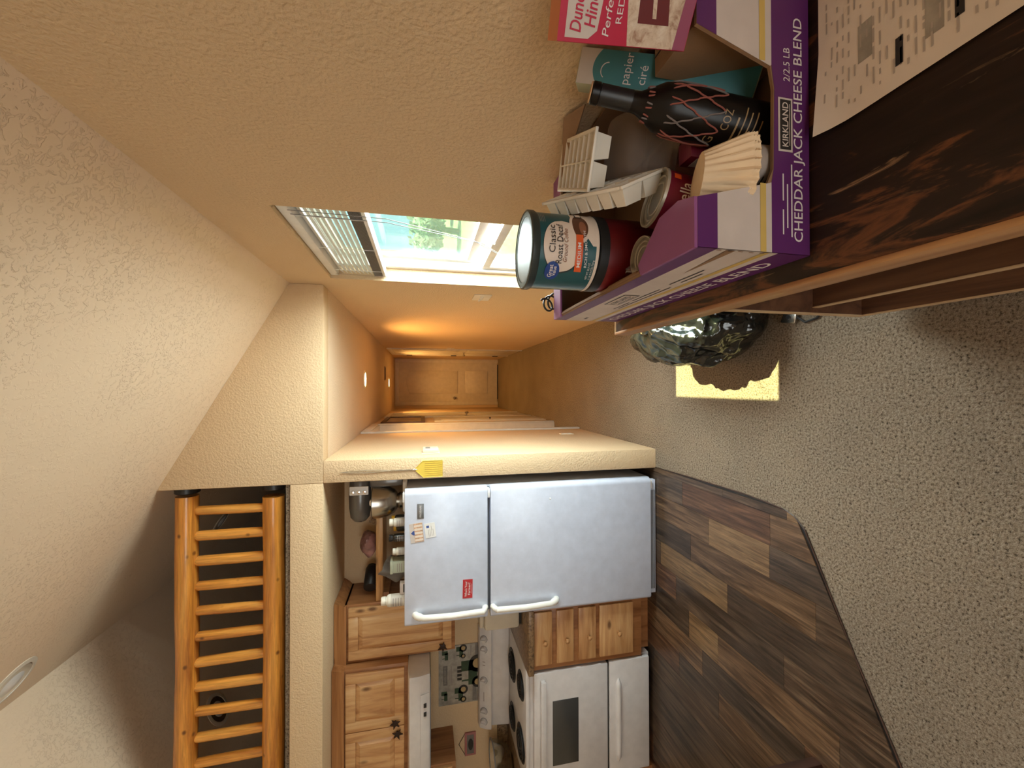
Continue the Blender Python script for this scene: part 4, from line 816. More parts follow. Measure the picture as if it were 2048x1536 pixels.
MB().box(0.27, XR - 0.01, 0.36, 0.385, BZ + 0.02, ZT - 0.03).out('divider', M['tablebase'], tb); MB().box(0.267, 0.27, 0.359, 0.386, BZ + 0.02, ZT - 0.03).out('edge_strip', M['tablelip'], tb)
MB().box(XR - 0.022, XR - 0.008, -0.70, 1.118, BZ + 0.02, ZT - 0.03).out('back_panel', M['tablebase'], tb)
MB().box(BX, XR - 0.01, -0.70, -0.675, BZ, ZT - 0.03).out('end_panel', M['tablebase'], tb)
for y in (-0.6, 0.35, 1.06): MB().box(0.30, 0.56, y - 0.03, y + 0.03, 0.0, BZ).out('foot', M['tablebase'], tb)

# papers
def sheet(name, label, x0, x1, y0, y1, z, curl, mat=None):
    o = MB(); n = 12
    for i in range(n + 1):
        for j in range(n + 1):
            u, v = i / n, j / n
            o.v.append(Vector((x0 + (x1 - x0) * u, y0 + (y1 - y0) * v, z + curl * (max(0, v - 0.8) * 5) ** 2 * max(0, 1 - u * 1.6) + 0.0004 * math.sin(u * 9))))
    for i in range(n):
        for j in range(n): a = i * (n + 1) + j; o.f.append((a, a + n + 1, a + n + 2, a + 1))
    r = o.out(name, M['paper'], smooth=True); tag(r, label, 'paper'); return r
sheet('printed_sheet', 'plain sheet underneath the printed statement on the table', 0.378, 0.592, 0.19, 0.478, ZT + 0.0025, 0.004)
ps = thing('printed_statement', 'printed statement with black bars lying on the table', 'paper', (0.47, 0.35, ZT + 0.004))
o = MB(); n = 14
pz = lambda x, y: ZT + 0.0042 + 0.010 * max(0, (y - 0.44) / 0.05) ** 2 * max(0, 1 - (x - 0.366) / 0.12)
for i in range(n + 1):
    for j in range(n + 1): x = 0.366 + 0.216 * i / n; y = 0.215 + 0.279 * j / n; o.v.append(Vector((x - 0.02 * (y - 0.35), y, pz(x, y))))
for i in range(n):
    for j in range(n): a = i * (n + 1) + j; o.f.append((a, a + n + 1, a + n + 2, a + 1))
o.out('sheet', M['paper'], ps, smooth=True)
rnd = random.Random(11)
pm = lambda x, y: Vector((x - 0.02 * (y - 0.35), y, pz(x, y) + 0.0006))
tx = MB()
for k in range(34):
    y = 0.480 - 0.0078 * k
    x = 0.382 + rnd.uniform(0, 0.01)
    while x < 0.565:
        wd = rnd.uniform(0.004, 0.022)
        if rnd.random() < 0.62: tx.rect(x, min(0.572, x + wd), y, y + 0.0022, pm)
        x += wd + rnd.uniform(0.002, 0.012)
tx.out('printed_text', M['papertext'], ps)['kind'] = 'stuff'
for x0, y0 in ((0.392, 0.385), (0.40, 0.327)): MB().rect(x0, x0 + 0.034, y0, y0 + 0.0085, pm).out('black_bar', M['blackink'], ps)
for x0, y0 in ((0.43, 0.42), (0.40, 0.345), (0.43, 0.28)): MB().rect(x0, x0 + 0.05, y0, y0 + 0.018, lambda x, y: pm(x, y) - Vector((0, 0, 0.0003))).out('shaded_block', M['signbase'], ps)

# ------------------------------------------------------------------ open cheese carton
KX0, KX1, KY0, KY1, KH = 0.197, 0.594, 0.512, 1.150, 0.19
kz = lambda z: ZT + 0.003 + z
cb = thing('cardboard_box', 'open purple and white cheese carton full of groceries on the table', 'cardboard box', (0.39, 0.83, ZT + 0.003))
t = 0.005
MB().box(KX0, KX1, KY0, KY1, kz(0), kz(t)).out('bottom_panel', M['kraft'], cb)
lw = MB().box(KX0, KX0 + t, KY0, KY1, kz(t), kz(KH)).out('side_panel', M['kraft'], cb); MB().box(KX1 - t, KX1, KY0, KY1, kz(t), kz(KH)).out('side_panel', M['kraft'], cb)
fwp = MB().box(KX0 + t, KX1 - t, KY1 - t, KY1, kz(t), kz(KH)).out('far_panel', M['kraft'], cb)
nw = MB().prism([(KX0, kz(0)), (KX1, kz(0)), (KX1, kz(KH)), (0.513, kz(KH)), (0.472, kz(0.068)), (0.44, kz(0.062)), (0.32, kz(0.064)), (0.298, kz(0.074)), (0.268, kz(KH)), (KX0, kz(KH))], 'y', KY0, KY0 + t).out('near_panel', M['kraft'], cb)
# near panel print
fn = lambda e: (lambda x, z: Vector((x, KY0 - e, kz(z))))
q = lambda p: [(fn(0.0006)(*a)) for a in p]
MB().add(q([(KX0, 0.0), (KX1, 0.0), (KX1, 0.066), (0.474, 0.066), (0.44, 0.061), (0.32, 0.063), (0.300, 0.067), (KX0, 0.067)]), [tuple(range(8))]).out('purple_print', M['purple'], nw)
MB().add(q([(KX0, 0.067), (0.3, 0.067), (0.298, 0.074), (0.276, 0.158), (KX0, 0.158)]), [tuple(range(5))]).out('white_print', M['card'], nw)
MB().add(q([(KX0, 0.158), (0.276, 0.158), (0.268, KH), (KX0, KH)]), [tuple(range(4))]).out('purple_print', M['purple'], nw)
MB().add(q([(0.474, 0.066), (KX1, 0.066), (KX1, 0.158), (0.502, 0.158), (0.472, 0.068)]), [tuple(range(5))]).out('white_print', M['card'], nw)
MB().add(q([(0.502, 0.158), (KX1, 0.158), (KX1, KH), (0.513, KH)]), [tuple(range(4))]).out('purple_print', M['purple'], nw)
g1 = fn(0.0011)
MB().rect(KX0, 0.2975, 0.077, 0.087, g1).out('gold_print', M['yellowband'], nw); MB().rect(0.478, KX1, 0.077, 0.087, g1).out('gold_print', M['yellowband'], nw)
lettering('CHEDDAR JACK CHEESE BLEND', M['whiteink'], lambda x, y: g1(0.383 + x, 0.018 + y), 0.0215, nw, width=0.335, bold=0.006)
MB().rect(0.348, 0.428, 0.030, 0.055, g1).out('logo_frame', M['card'], nw); MB().rect(0.351, 0.425, 0.033, 0.052, fn(0.0015)).out('logo_field', M['blackink'], nw)
lettering('KIRKLAND', M['card'], lambda x, y: fn(0.002)(0.388 + x, 0.0435 + y), 0.0145, nw, width=0.066, bold=0.012); MB().rect(0.357, 0.419, 0.0355, 0.0365, fn(0.002)).out('print_line', M['card'], nw)
lettering('2/2.5 LB', M['whiteink'], lambda x, y: g1(0.478 + x, 0.040 + y), 0.016, nw, width=0.05)
for a, b, z in ((0.225, 0.262, 0.046), (0.275, 0.315, 0.046), (0.235, 0.30, 0.0385), (0.222, 0.33, 0.031)): MB().rect(a, b, z, z + 0.0022, g1).out('print_line', M['whiteink'], nw)
# side panel print (faces the room)
fs_ = lambda e: (lambda s, z: Vector((KX0 - e, KY1 - s, kz(z))))
L = KY1 - KY0; s0, s1, s2 = fs_(0.0006), fs_(0.0011), fs_(0.0016)
MB().rect(0, L, 0, 0.056, s0).out('purple_print', M['purple'], lw); MB().rect(0, L, 0.056, 0.158, s0).out('white_print', M['card'], lw); MB().rect(0, L, 0.158, KH, s0).out('purple_print', M['purple'], lw)
MB().rect(0, L, 0.070, 0.081, s1).out('gold_print', M['yellowband'], lw)
lettering('CHEDDAR JACK CHEESE BLEND', M['whiteink'], lambda x, y: s1(0.315 + x, 0.027 + y), 0.034, lw, width=0.56, bold=0.012)
MB().rect(0.238, 0.342, 0.112, 0.148, s1).out('logo_frame', M['blackink'], lw); MB().rect(0.242, 0.338, 0.115, 0.145, fs_(0.0014)).out('logo_field', M['card'], lw)
lettering('KIRKLAND', M['blackink'], lambda x, y: s2(0.29 + x, 0.132 + y), 0.019, lw, width=0.084, bold=0.012); MB().rect(0.252, 0.328, 0.118, 0.1205, s2).out('print_line', M['blackink'], lw)
for a, b, z in ((0.19, 0.27, 0.098), (0.29, 0.40, 0.100), (0.44, 0.54, 0.104), (0.20, 0.42, 0.089), (0.46, 0.52, 0.092)): MB().rect(a, b, z, z + 0.0035, s1).out('print_line', M['blackink'], lw)
MB().rect(0.034, 0.058, 0.110, 0.118, s1).out('slot', M['blackink'], lw)
for k in range(5): MB().rect(L - 0.0035, L - 0.001, 0.078 + 0.018 * k, 0.086 + 0.018 * k, s2).out('perforation', M['kraft'], lw)
MB().cols(0.44, L, lambda s: 0.128 - 0.0, lambda s: 0.128 + 0.014 * max(0, (s - 0.52) / (L - 0.52)), 8, s2).out('torn_edge', M['kraft'], lw)
# folded double top edge of the side and horizontal corner ledges
MB().box(KX0 + t, KX0 + t + 0.004, 0.67, KY1 - t, kz(KH - 0.06), kz(KH + 0.002)).out('inner_liner', M['kraft'], cb); MB().box(KX0 + t + 0.006, KX0 + t + 0.010, 0.69, KY1 - 0.03, kz(KH - 0.06), kz(KH - 0.004)).out('inner_liner', M['kraft'], cb)
part_label(MB().prism([(KX0 - 0.001, KY0), (0.268, KY0), (0.278, 0.55), (0.272, 0.60), (0.215, 0.668), (KX0 - 0.001, 0.66)], 'z', kz(KH), kz(KH + t)).out('corner_ledge', M['purpleflap'], cb), 'purple folded ledge')
MB().box(KX0 - 0.001, KX1, KY1 - 0.058, KY1, kz(KH), kz(KH + t)).out('far_ledge', M['purpleflap'], cb)
MB().add([(0.40, 1.09, kz(KH + 0.006)), (KX1, 1.09, kz(KH + 0.006)), (0.592, 0.86, kz(KH + 0.075)), (0.585, 0.80, kz(KH + 0.05)), (0.50, 0.95, kz(KH + 0.05))], [(0, 1, 2, 4), (2, 3, 4)]).out('raised_flap', M['kraft'], cb).modifiers.new('thick', 'SOLIDIFY').thickness = 0.004

# ------------------------------------------------------------------ groceries in the carton
ZB = kz(t)                                        # carton floor
def cyl(cx, cy, R, z0, e=0.0006): return lambda s, z: Vector((cx + (R + e) * math.sin(s / R), cy - (R + e) * math.cos(s / R), z0 + z))
def turned(f, a, cx, cy):
    c, s = math.cos(a), math.sin(a)
    def g(x, z): p = f(x, z); return Vector((cx + (p.x - cx) * c - (p.y - cy) * s, cy + (p.x - cx) * s + (p.y - cy) * c, p.z))
    return g
# red can, and on it the teal decaf can
CX, CY, R = 0.283, 0.83, 0.0765
rc = thing('red_coffee_can', 'large red plastic coffee can underneath the teal one', 'can', (CX, CY, ZB))
MB().lathe([(R * 0.95, 0), (R * 0.985, 0.006), (R * 0.985, 0.203), (R * 0.97, 0.209)], (CX, CY, ZB), 48).out('body', M['redcan'], rc, smooth=True)
MB().lathe([(R * 1.0, 0.201), (R * 1.0, 0.219), (R * 0.96, 0.2215), (0, 0.2215)], (CX, CY, ZB), 48).out('lid', M['black'], rc, smooth=True)
tz = ZB + 0.2225; th_ = 0.137
tc = thing('decaf_coffee_can', 'teal coffee can with cream oval label stacked on the red can', 'can', (CX, CY, tz))
bdy = MB().lathe([(R * 0.96, 0), (R * 0.99, 0.003), (R * 0.985, 0.007), (R * 0.985, th_ - 0.012)], (CX, CY, tz), 64).out('body', M['teal'], tc, smooth=True)
MB().lathe([(R * 0.992, 0.001), (R, 0.003), (R * 0.992, 0.007)], (CX, CY, tz), 64).out('bottom_rim', M['cream'], tc, smooth=True)
MB().lathe([(R * 1.0, th_ - 0.016), (R * 1.03, th_ - 0.012), (R * 1.03, th_ - 0.002), (R * 0.99, th_), (R * 0.97, th_ - 0.002)], (CX, CY, tz), 64).out('lid_rim', M['lidrim'], tc, smooth=True)
MB().lathe([(R * 0.98, th_ - 0.004), (R * 0.97, th_ - 0.0015), (R * 0.86, th_ - 0.001), (R * 0.84, th_ - 0.004), (0, th_ - 0.004)], (CX, CY, tz), 64).out('lid', M['canlid'], tc, smooth=True)
A = math.atan2(-CX, CY) * -1.0                    # the front of the can looks towards the room
def lab(e): g_ = turned(cyl(CX, CY, R * 0.985, tz, e), 0.22 - A, CX, CY); return lambda x, z: g_(x, z * 0.80)
l0, l1, l2, l3 = lab(0.0005), lab(0.0010), lab(0.0015), lab(0.0020)
MB().ell(-0.002, 0.094, 0.0545, 0.051, l0, 30).out('label_shadow', M['lidrim'], bdy); MB().ell(-0.001, 0.095, 0.052, 0.0485, l1, 30).out('label_field', M['cream'], bdy)
MB().cols(0.0, 0.085, lambda x: 0.008, lambda x: 0.018 + 0.05 * min(1, max(0, x) / 0.055) , 20, l0).out('saucer_print', M['cream'], bdy)
cup = MB().ell(0.040, 0.050, 0.036, 0.026, l2, 24).out('cup_print', M['cream'], bdy); MB().ell(0.041, 0.049, 0.029, 0.020, l3, 24).out('coffee_print', M['coffee'], cup); MB().ell(0.036, 0.044, 0.016, 0.009, lab(0.0024), 18).out('cream_print', M['brownink'], cup)
MB().cols(-0.05, 0.02, lambda x: 0.042 + 0.10 * (x + 0.05) - 0.9 * (x + 0.05) ** 2, lambda x: 0.060 + 0.10 * (x + 0.05) - 0.9 * (x + 0.05) ** 2, 16, lab(0.0026)).out('roast_banner', M['orange'], bdy)
MB().ell(-0.051, 0.116, 0.0195, 0.0185, lab(0.0028), 24).out('brand_oval', M['blueprint'], bdy)
W = lab(0.0034)
lettering('Great', M['whiteink'], lambda x, y: W(-0.051 + x, 0.1205 + y), 0.015, bdy, width=0.026, bold=0.012); lettering('Value', M['whiteink'], lambda x, y: W(-0.051 + x, 0.1105 + y), 0.0125, bdy, width=0.020, bold=0.012)
lettering('Classic', M['blackink'], lambda x, y: W(0.010 + x, 0.1225 + y), 0.022, bdy, width=0.052); lettering('Roast Decaf', M['blackink'], lambda x, y: W(0.002 + x, 0.1035 + y), 0.022, bdy, width=0.074)
lettering('Ground Coffee', M['brownink'], lambda x, y: W(-0.001 + x, 0.0885 + y), 0.0145, bdy, width=0.062, shear=0.35)
ban = lambda x, y: W(-0.018 + x, 0.0535 + y + 0.055 * (x)); lettering('MEDIUM', M['whiteink'], ban, 0.0125, bdy, width=0.045, bold=0.01)
lettering('RICH & SMOOTH', M['whiteink'], lambda x, y: W(-0.006 + x, 0.0375 + y + 0.11 * x), 0.0095, bdy, width=0.068, bold=0.01)
lettering('NET WT 25.9 OZ', M['whiteink'], lambda x, y: W(-0.048 + x, 0.024 + y), 0.0075, bdy, width=0.034); lettering('(1 LB 9.9 OZ) 734 g', M['whiteink'], lambda x, y: W(-0.046 + x, 0.0145 + y), 0.0075, bdy, width=0.040)
MB().rect(0.063, 0.078, 0.040, 0.058, lab(0.003), 4).out('barcode_field', M['lidrim'], bdy); MB().rect(0.0655, 0.0755, 0.0425, 0.0555, lab(0.0034), 4).out('barcode', M['cream'], bdy)
for k in range(4): MB().rect(0.045, 0.068, 0.136 + 0.004 * k, 0.1372 + 0.004 * k, l1, 4).out('print_line', M['greyink'], bdy)

# ice cube trays
def ice_tray(label, loc, axis_y, axis_z):
    o = thing('ice_cube_tray', label, 'ice cube tray', loc, rot=Euler(), group='white ice cube trays in the carton')
    ay = Vector(axis_y).normalized(); az = Vector(axis_z); az = (az - ay * az.dot(ay)).normalized(); ax = ay.cross(az)
    o.rotation_euler = Matrix((ax, ay, az)).transposed().to_euler()
    w, l, h, nx, ny = 0.108, 0.255, 0.036, 2, 7
    MB().box(-w/2, w/2, -l/2, -l/2 + 0.006, -0.006, 0).box(-w/2, w/2, l/2 - 0.006, l/2, -0.006, 0).box(-w/2, -w/2 + 0.006, -l/2 + 0.006, l/2 - 0.006, -0.006, 0).box(w/2 - 0.006, w/2, -l/2 + 0.006, l/2 - 0.006, -0.006, 0).out('rim', M['tray'], o, bevel=0.0015)
    cw, cl = (w - 0.012) / nx, (l - 0.012) / ny
    for i in range(nx):
        for j in range(ny):
            x0 = -w/2 + 0.006 + cw * i; y0 = -l/2 + 0.006 + cl * j; x1, y1 = x0 + cw, y0 + cl; s = 0.006
            m_ = MB(); vs = []
            for (a, z) in ((0.0, 0.0), (0.0015, -0.001), (s, -h), (s + 0.0012, -h + 0.0012), (0.0025, -0.001)): pass
            g = 0.0012
            m_.add([(x0, y0, 0), (x1, y0, 0), (x1, y1, 0), (x0, y1, 0), (x0 + s, y0 + s, -h), (x1 - s, y0 + s, -h), (x1 - s, y1 - s, -h), (x0 + s, y1 - s, -h),
                    (x0 + g, y0 + g, 0), (x1 - g, y0 + g, 0), (x1 - g, y1 - g, 0), (x0 + g, y1 - g, 0), (x0 + s + g, y0 + s + g, -h + g), (x1 - s - g, y0 + s + g, -h + g), (x1 - s - g, y1 - s - g, -h + g), (x0 + s + g, y1 - s - g, -h + g)],
                   [(0, 1, 5, 4), (1, 2, 6, 5), (2, 3, 7, 6), (3, 0, 4, 7), (4, 5, 6, 7), (8, 9, 13, 12), (9, 10, 14, 13), (10, 11, 15, 14), (11, 8, 12, 15), (12, 13, 14, 15), (0, 1, 9, 8), (1, 2, 10, 9), (2, 3, 11, 10), (3, 0, 8, 11)]).out('cup', M['tray'], o)
    return o
ice_tray('white ice cube tray lying open side up beside the carton flap', (0.474, 0.827, 1.258), (0.115, 0.24, -0.018), (-0.10, -0.18, 1))
ice_tray('white ice cube tray standing on edge against the teal coffee can', (0.398, 0.765, 1.232), (0.075, 0.262, 0.08), (0.86, -0.30, 0.42))

# maroon tin, tilted
def tin(name, label, cat, loc, axis, r, h, body, lidmat=None, group=None, rings=True):
    o = thing(name, label, cat, loc, rot=Vector(axis).to_track_quat('Z', 'Y').to_euler(), group=group)
    MB().lathe([(r * 0.97, 0), (r, 0.002), (r, 0.005), (r * 0.975, 0.007), (r * 0.975, h - 0.007), (r, h - 0.005), (r, h), (r * 0.96, h), (r * 0.94, h - 0.006), (0, h - 0.006)], (0, 0, 0), 40).out('body', body, o, smooth=True)
    l = [(r * 1.005, h - 0.004), (r * 1.005, h + 0.001), (r * 0.95, h + 0.001), (r * 0.94, h - 0.004)]
    if rings: l += [(r * 0.8, h - 0.004), (r * 0.78, h - 0.0025), (r * 0.74, h - 0.0025), (r * 0.72, h - 0.004), (r * 0.58, h - 0.004), (r * 0.56, h - 0.003), (r * 0.52, h - 0.003), (r * 0.50, h - 0.004)]
    MB().lathe(l + [(0, h - 0.004)], (0, 0, 0), 40).out('lid', lidmat or M['tin'], o, smooth=True)
    return o
mt_ax = Vector((0.24, 0.10, 1)).normalized(); mtop = Vector((0.338, 0.668, 1.166)); mh, mr = 0.117, 0.0505
mo = tin('tomato_tin', 'tilted maroon tin with pale lid in the carton', 'tin', mtop - mt_ax * mh, mt_ax, mr, mh, M['maroon'])
inv = mt_ax.to_track_quat('Z', 'Y').to_matrix().inverted(); fc = inv @ Vector((-0.62, -1, 0.1)); ang = math.atan2(fc.y, fc.x)
def mlab(e): return lambda s, z: Vector(((mr * 0.978 + e) * math.cos(ang + s / mr), (mr * 0.978 + e) * math.sin(ang + s / mr), z))
lettering('incella', M['whiteink'], lambda x, y: mlab(0.0012)(x + 0.012, 0.084 + y), 0.028, mo, width=0.058, bold=0.008)
MB().rect(0.045, 0.058, 0.094, 0.106, mlab(0.0008), 4).out('price_tag', M['orange'], mo); MB().cols(0.026, 0.052, lambda x: 0.036, lambda x: 0.062 - 0.5 * abs(x - 0.04), 8, mlab(0.0008)).out('pale_print', M['cream'], mo); MB().rect(0.034, 0.04, 0.042, 0.052, mlab(0.0014), 3).out('dark_print', M['blackink'], mo)
tin('metal_tin', 'tin with ringed metal lid at the low edge of the carton', 'tin', (0.243, 0.710, ZB), (0.0, -0.04, 1), 0.038, 0.163, M['steel'])
tin('small_tin', 'small tin with ringed lid beside the coffee filters', 'tin', (0.288, 0.578, ZB), (0, 0, 1), 0.024, 0.132, M['steel'])
lt = tin('labelled_tin', 'tin with grey printed label under the coffee filters', 'tin', (0.344, 0.556, ZB), (-0.03, 0, 1), 0.036, 0.098, M['labelgrey'])
for k in range(6): MB().rect(-0.012 - 0.004 * (k % 2), 0.03, 0.05 + 0.008 * k, 0.0525 + 0.008 * k, lambda s, z: Vector((0.0362 * math.sin(s / 0.036), -0.0362 * math.cos(s / 0.036), z)), 6).out('print_line', M['blackink'], lt)
MB().rect(-0.045, -0.014, 0.04, 0.09, lambda s, z: Vector((0.0361 * math.sin(s / 0.036), -0.0361 * math.cos(s / 0.036), z)), 6).out('white_panel', M['card'], lt)
# coffee filters: nested fluted baskets, upside down
ff = thing('coffee_filters', 'stack of cream fluted paper coffee filters resting on the tins', 'coffee filters', (0.328, 0.584, 1.143), rot=Vector((0.10, 0.36, 0.88)).to_track_quat('Z', 'Y').to_euler())
for q_ in range(3):
    f_ = MB(); n = 120; zz = -0.004 * q_; prof = [(0.0, 0.0, 0.0), (0.034, 0.0, 0.0), (0.043, -0.002, 0.08), (0.049, -0.018, 0.5), (0.056, -0.038, 0.8), (0.066, -0.064, 1.0)]
    for (r, z, fl) in prof:
        for k in range(n):
            a = 2 * PI * k / n; rr = r * (1 + 0.055 * fl * math.sin(28 * a + q_ * 0.3)) + 0.001 * math.sin(5 * a) * fl
            f_.v.append(Vector((rr * math.cos(a), rr * math.sin(a), z + zz + 0.002 * fl * math.sin(28 * a + 1))))
    for i in range(1, len(prof) - 0):
        if i < len(prof):
            for k in range(n): j = (k + 1) % n; f_.f.append(((i - 1) * n + k, (i - 1) * n + j, i * n + j, i * n + k))
    f_.out('filter_cup', M['filter'], ff, smooth=True)
# bag of orange sweets
ob = thing('candy_bag', 'little clear bag of orange sweets beside the ringed lid', 'bag', (0.232, 0.752, 1.13))
for k in range(14):
    rnd = random.Random(k); MB().lathe([(0, -0.007), (0.005, -0.005), (0.007, 0), (0.005, 0.005), (0, 0.007)], (0.226 + rnd.uniform(-0.012, 0.014), 0.745 + rnd.uniform(-0.012, 0.012), 1.148 + rnd.uniform(-0.014, 0.014)), 10).out('sweet', M['orangefood'], ob, smooth=True)
bb = MB()
for i in range(11):
    for k in range(20):
        a, t_ = 2 * PI * k / 20, i / 10; r = 0.024 * math.sin(PI * (0.15 + 0.8 * t_)) * (1 + 0.12 * math.sin(4 * a + 3 * t_)); bb.v.append(Vector((0.228 + r * math.cos(a), 0.746 + r * math.sin(a), 1.122 + 0.06 * t_)))
for i in range(10):
    for k in range(20): j = (k + 1) % 20; bb.f.append((i * 20 + k, i * 20 + j, (i + 1) * 20 + j, (i + 1) * 20 + k))
bb.out('wrapper', M['clear'], ob, smooth=True)
# wine bottle in a knitted net
wb_ax = Vector((0.062, 0.055, 0.30)).normalized(); wb0 = Vector((0.418, 0.572, ZB + 0.008)); wrot = wb_ax.to_track_quat('Z', 'Y').to_matrix()
wb = thing('wine_bottle', 'dark wine bottle in a red and grey net leaning in the carton', 'bottle', wb0, rot=wb_ax.to_track_quat('Z', 'Y').to_euler())
prof = [(0.030, 0), (0.036, 0.003), (0.038, 0.012), (0.038, 0.165), (0.035, 0.185), (0.024, 0.205), (0.0165, 0.22), (0.0145, 0.235), (0.0145, 0.285), (0.0165, 0.286), (0.0165, 0.297), (0.0145, 0.299)]
bo = MB().lathe(prof, (0, 0, 0), 40).out('glass', M['bottle'], wb, smooth=True)
MB().lathe([(0.0158, 0.232), (0.0158, 0.284)], (0, 0, 0), 28).out('capsule', M['black'], wb, smooth=True); MB().lathe([(0.0152, 0.299), (0.0148, 0.3005), (0, 0.3005)], (0, 0, 0), 24).out('cork', M['cork'], wb)
def brad(z): return 0.040 if z < 0.165 else (0.040 - (z - 0.165) * 0.45 if z < 0.2 else 0.0265 - (z - 0.2) * 0.3)
for k in range(18):
    sgn = 1 if k % 2 else -1; a0 = 2 * PI * (k // 2) / 9
    MB().tube([(brad(z) * math.cos(a0 + sgn * 10 * (z - 0.09)), brad(z) * math.sin(a0 + sgn * 10 * (z - 0.09)), z + 0.002 * math.sin(z * 300)) for z in [0.09 + 0.12 * i / 22 for i in range(23)]], 0.0013, 6).out('net_strand', M['netred'] if k % 3 else M['netgrey'], wb, smooth=True)
wv = wrot.inverted() @ Vector((-0.62, -0.78, 0)); wfa = math.atan2(wv.y, wv.x)
wl = lambda s, z: Vector((0.0386 * math.cos(wfa + s / 0.038), 0.0386 * math.sin(wfa + s / 0.038), z))
for k, (a, b) in enumerate(((-0.025, 0.012), (-0.018, 0.022), (-0.026, 0.02), (-0.02, 0.026), (-0.024, 0.01))): MB().rect(a, b, 0.03 + 0.009 * k, 0.032 + 0.009 * k + 0.001 * (k == 4), wl, 6).out('gold_print', M['goldink'], wb)
lettering('COZ', M['goldink'], lambda x, y: wl(x + 0.004, 0.085 + y), 0.018, wb, width=0.028); lettering('G', M['goldink'], lambda x, y: wl(x - 0.03, 0.10 + y), 0.022, wb)
# wax paper carton
pc_ax = Vector((0.075, 0.11, 0.27)).normalized(); pc0 = Vector((0.505, 0.600, ZB + 0.012))
pc = thing('wax_paper_box', 'teal papier ciré carton standing behind the wine bottle', 'box', pc0, rot=Euler())
pz_ = pc_ax; px_ = Vector((0.88, -0.34, 0)); px_ = (px_ - pz_ * px_.dot(pz_)).normalized(); py_ = pz_.cross(px_)
pc.rotation_euler = Matrix((px_, py_, pz_)).transposed().to_euler()
hw = 0.0265; ph = 0.300
MB().box(-hw, hw, -hw, hw, 0, ph).out('carton', M['waxside'], pc, bevel=0.0015)
pf_ = lambda e: (lambda x, z: Vector((x, -hw - e, z)))
MB().rect(-hw, hw, 0.002, ph - 0.001, pf_(0.0005)).out('pale_print', M['waxwhite'], pc); MB().cols(-hw, hw, lambda x: 0.002, lambda x: 0.262 + 0.012 * (1 - (x / hw) ** 2), 12, pf_(0.001)).out('teal_print', M['wax'], pc)
rot90 = lambda cx, cz: (lambda x, y: pf_(0.0016)(cx + x, cz + y))
lettering('papier', M['whiteink'], rot90(0.002, 0.212), 0.021, pc, width=0.046); lettering('ciré', M['whiteink'], rot90(-0.005, 0.186), 0.021, pc, width=0.028)
MB().tube([pf_(0.0014)(0.012 * math.cos(a) - 0.004, 0.247 + 0.012 * math.sin(a)) for a in [0.0 + 0.2 * k for k in range(14)]], 0.0009, 4).out('swoosh', M['whiteink'], pc)
# plain brown carton and the cake mix standing on it
kb = thing('brown_carton', 'plain brown carton in the far corner of the cheese carton', 'box', (0.545, 0.565, ZB))
MB().box(0.522, 0.586, 0.528, 0.628, ZB, 1.188).out('body', M['kraft'], kb, bevel=0.002); MB().box(0.553, 0.555, 0.528, 0.628, 1.188, 1.1886).out('seam', M['blackink'], kb)
ck = thing('cake_mix_box', 'red velvet cake mix box standing above the groceries', 'box', (0.491, 0.536, 1.196), rot=Euler())
cz_ = Vector((-0.11, -0.02, 1)).normalized(); cx_ = Vector((0.75, -0.62, 0)); cx_ = (cx_ - cz_ * cx_.dot(cz_)).normalized(); cy_ = cz_.cross(cx_)
ck.rotation_euler = Matrix((cx_, cy_, cz_)).transposed().to_euler()
cw, chh, cd = 0.136, 0.198, 0.034
MB().box(0, cw, 0, cd, 0, chh).out('carton', M['cakered'], ck, bevel=0.0015)
kf_ = lambda e: (lambda x, z: Vector((x, -e, z)))
MB().rect(0.0005, cw, 0.001, chh - 0.0, kf_(0.0005)).out('red_print', M['cakered'], ck)
MB().cols(0.001, cw, lambda x: 0.002, lambda x: 0.094 + 0.22 * x - 0.5 * x * x, 20, kf_(0.0009)).out('cake_photo', M['cakephoto'], ck)
MB().cols(0.026, cw, lambda x: 0.036 + 0.25 * (x - 0.026), lambda x: 0.084 + 0.10 * (x - 0.026), 14, kf_(0.0013)).out('sponge_print', M['cakedark'], ck); MB().cols(0.032, cw, lambda x: 0.056 + 0.2 * (x - 0.026), lambda x: 0.062 + 0.2 * (x - 0.026), 14, kf_(0.0017)).out('frosting_print', M['cakephoto'], ck)
MB().cols(0.001, cw, lambda x: 0.002, lambda x: 0.022 - 0.06 * x, 8, kf_(0.0013)).out('plate_print', M['cakepurple'], ck)
MB().add([kf_(0.0010)(*p) for p in ((0.005, chh - 0.010), (0.075, chh - 0.010), (0.075, chh - 0.052), (0.060, chh - 0.060), (0.014, chh - 0.056), (0.005, chh - 0.044))], [(0, 1, 2, 3, 4, 5)]).out('brand_shield', M['card'], ck)
lettering('Duncan', M['cakered'], lambda x, y: kf_(0.0016)(0.037 + x, chh - 0.024 + y), 0.023, ck, width=0.052, bold=0.012, shear=0.2); lettering('Hines', M['cakered'], lambda x, y: kf_(0.0016)(0.038 + x, chh - 0.044 + y), 0.023, ck, width=0.042, bold=0.012, shear=0.2)
lettering('Perfectly Moist', M['whiteink'], lambda x, y: kf_(0.0016)(0.064 + x, chh - 0.070 + y), 0.0145, ck, width=0.110, shear=0.15); lettering('RED VELVET', M['whiteink'], lambda x, y: kf_(0.0016)(0.066 + x, chh - 0.085 + y), 0.0125, ck, width=0.085)
MB().add([Vector(p) for p in ((0.0, -0.0004, chh), (cw, -0.0004, chh), (cw, cd, chh + 0.002), (0.0, cd, chh + 0.002))], [(0, 1, 2, 3)]).out('top_flap', M['cakeorange'], ck)
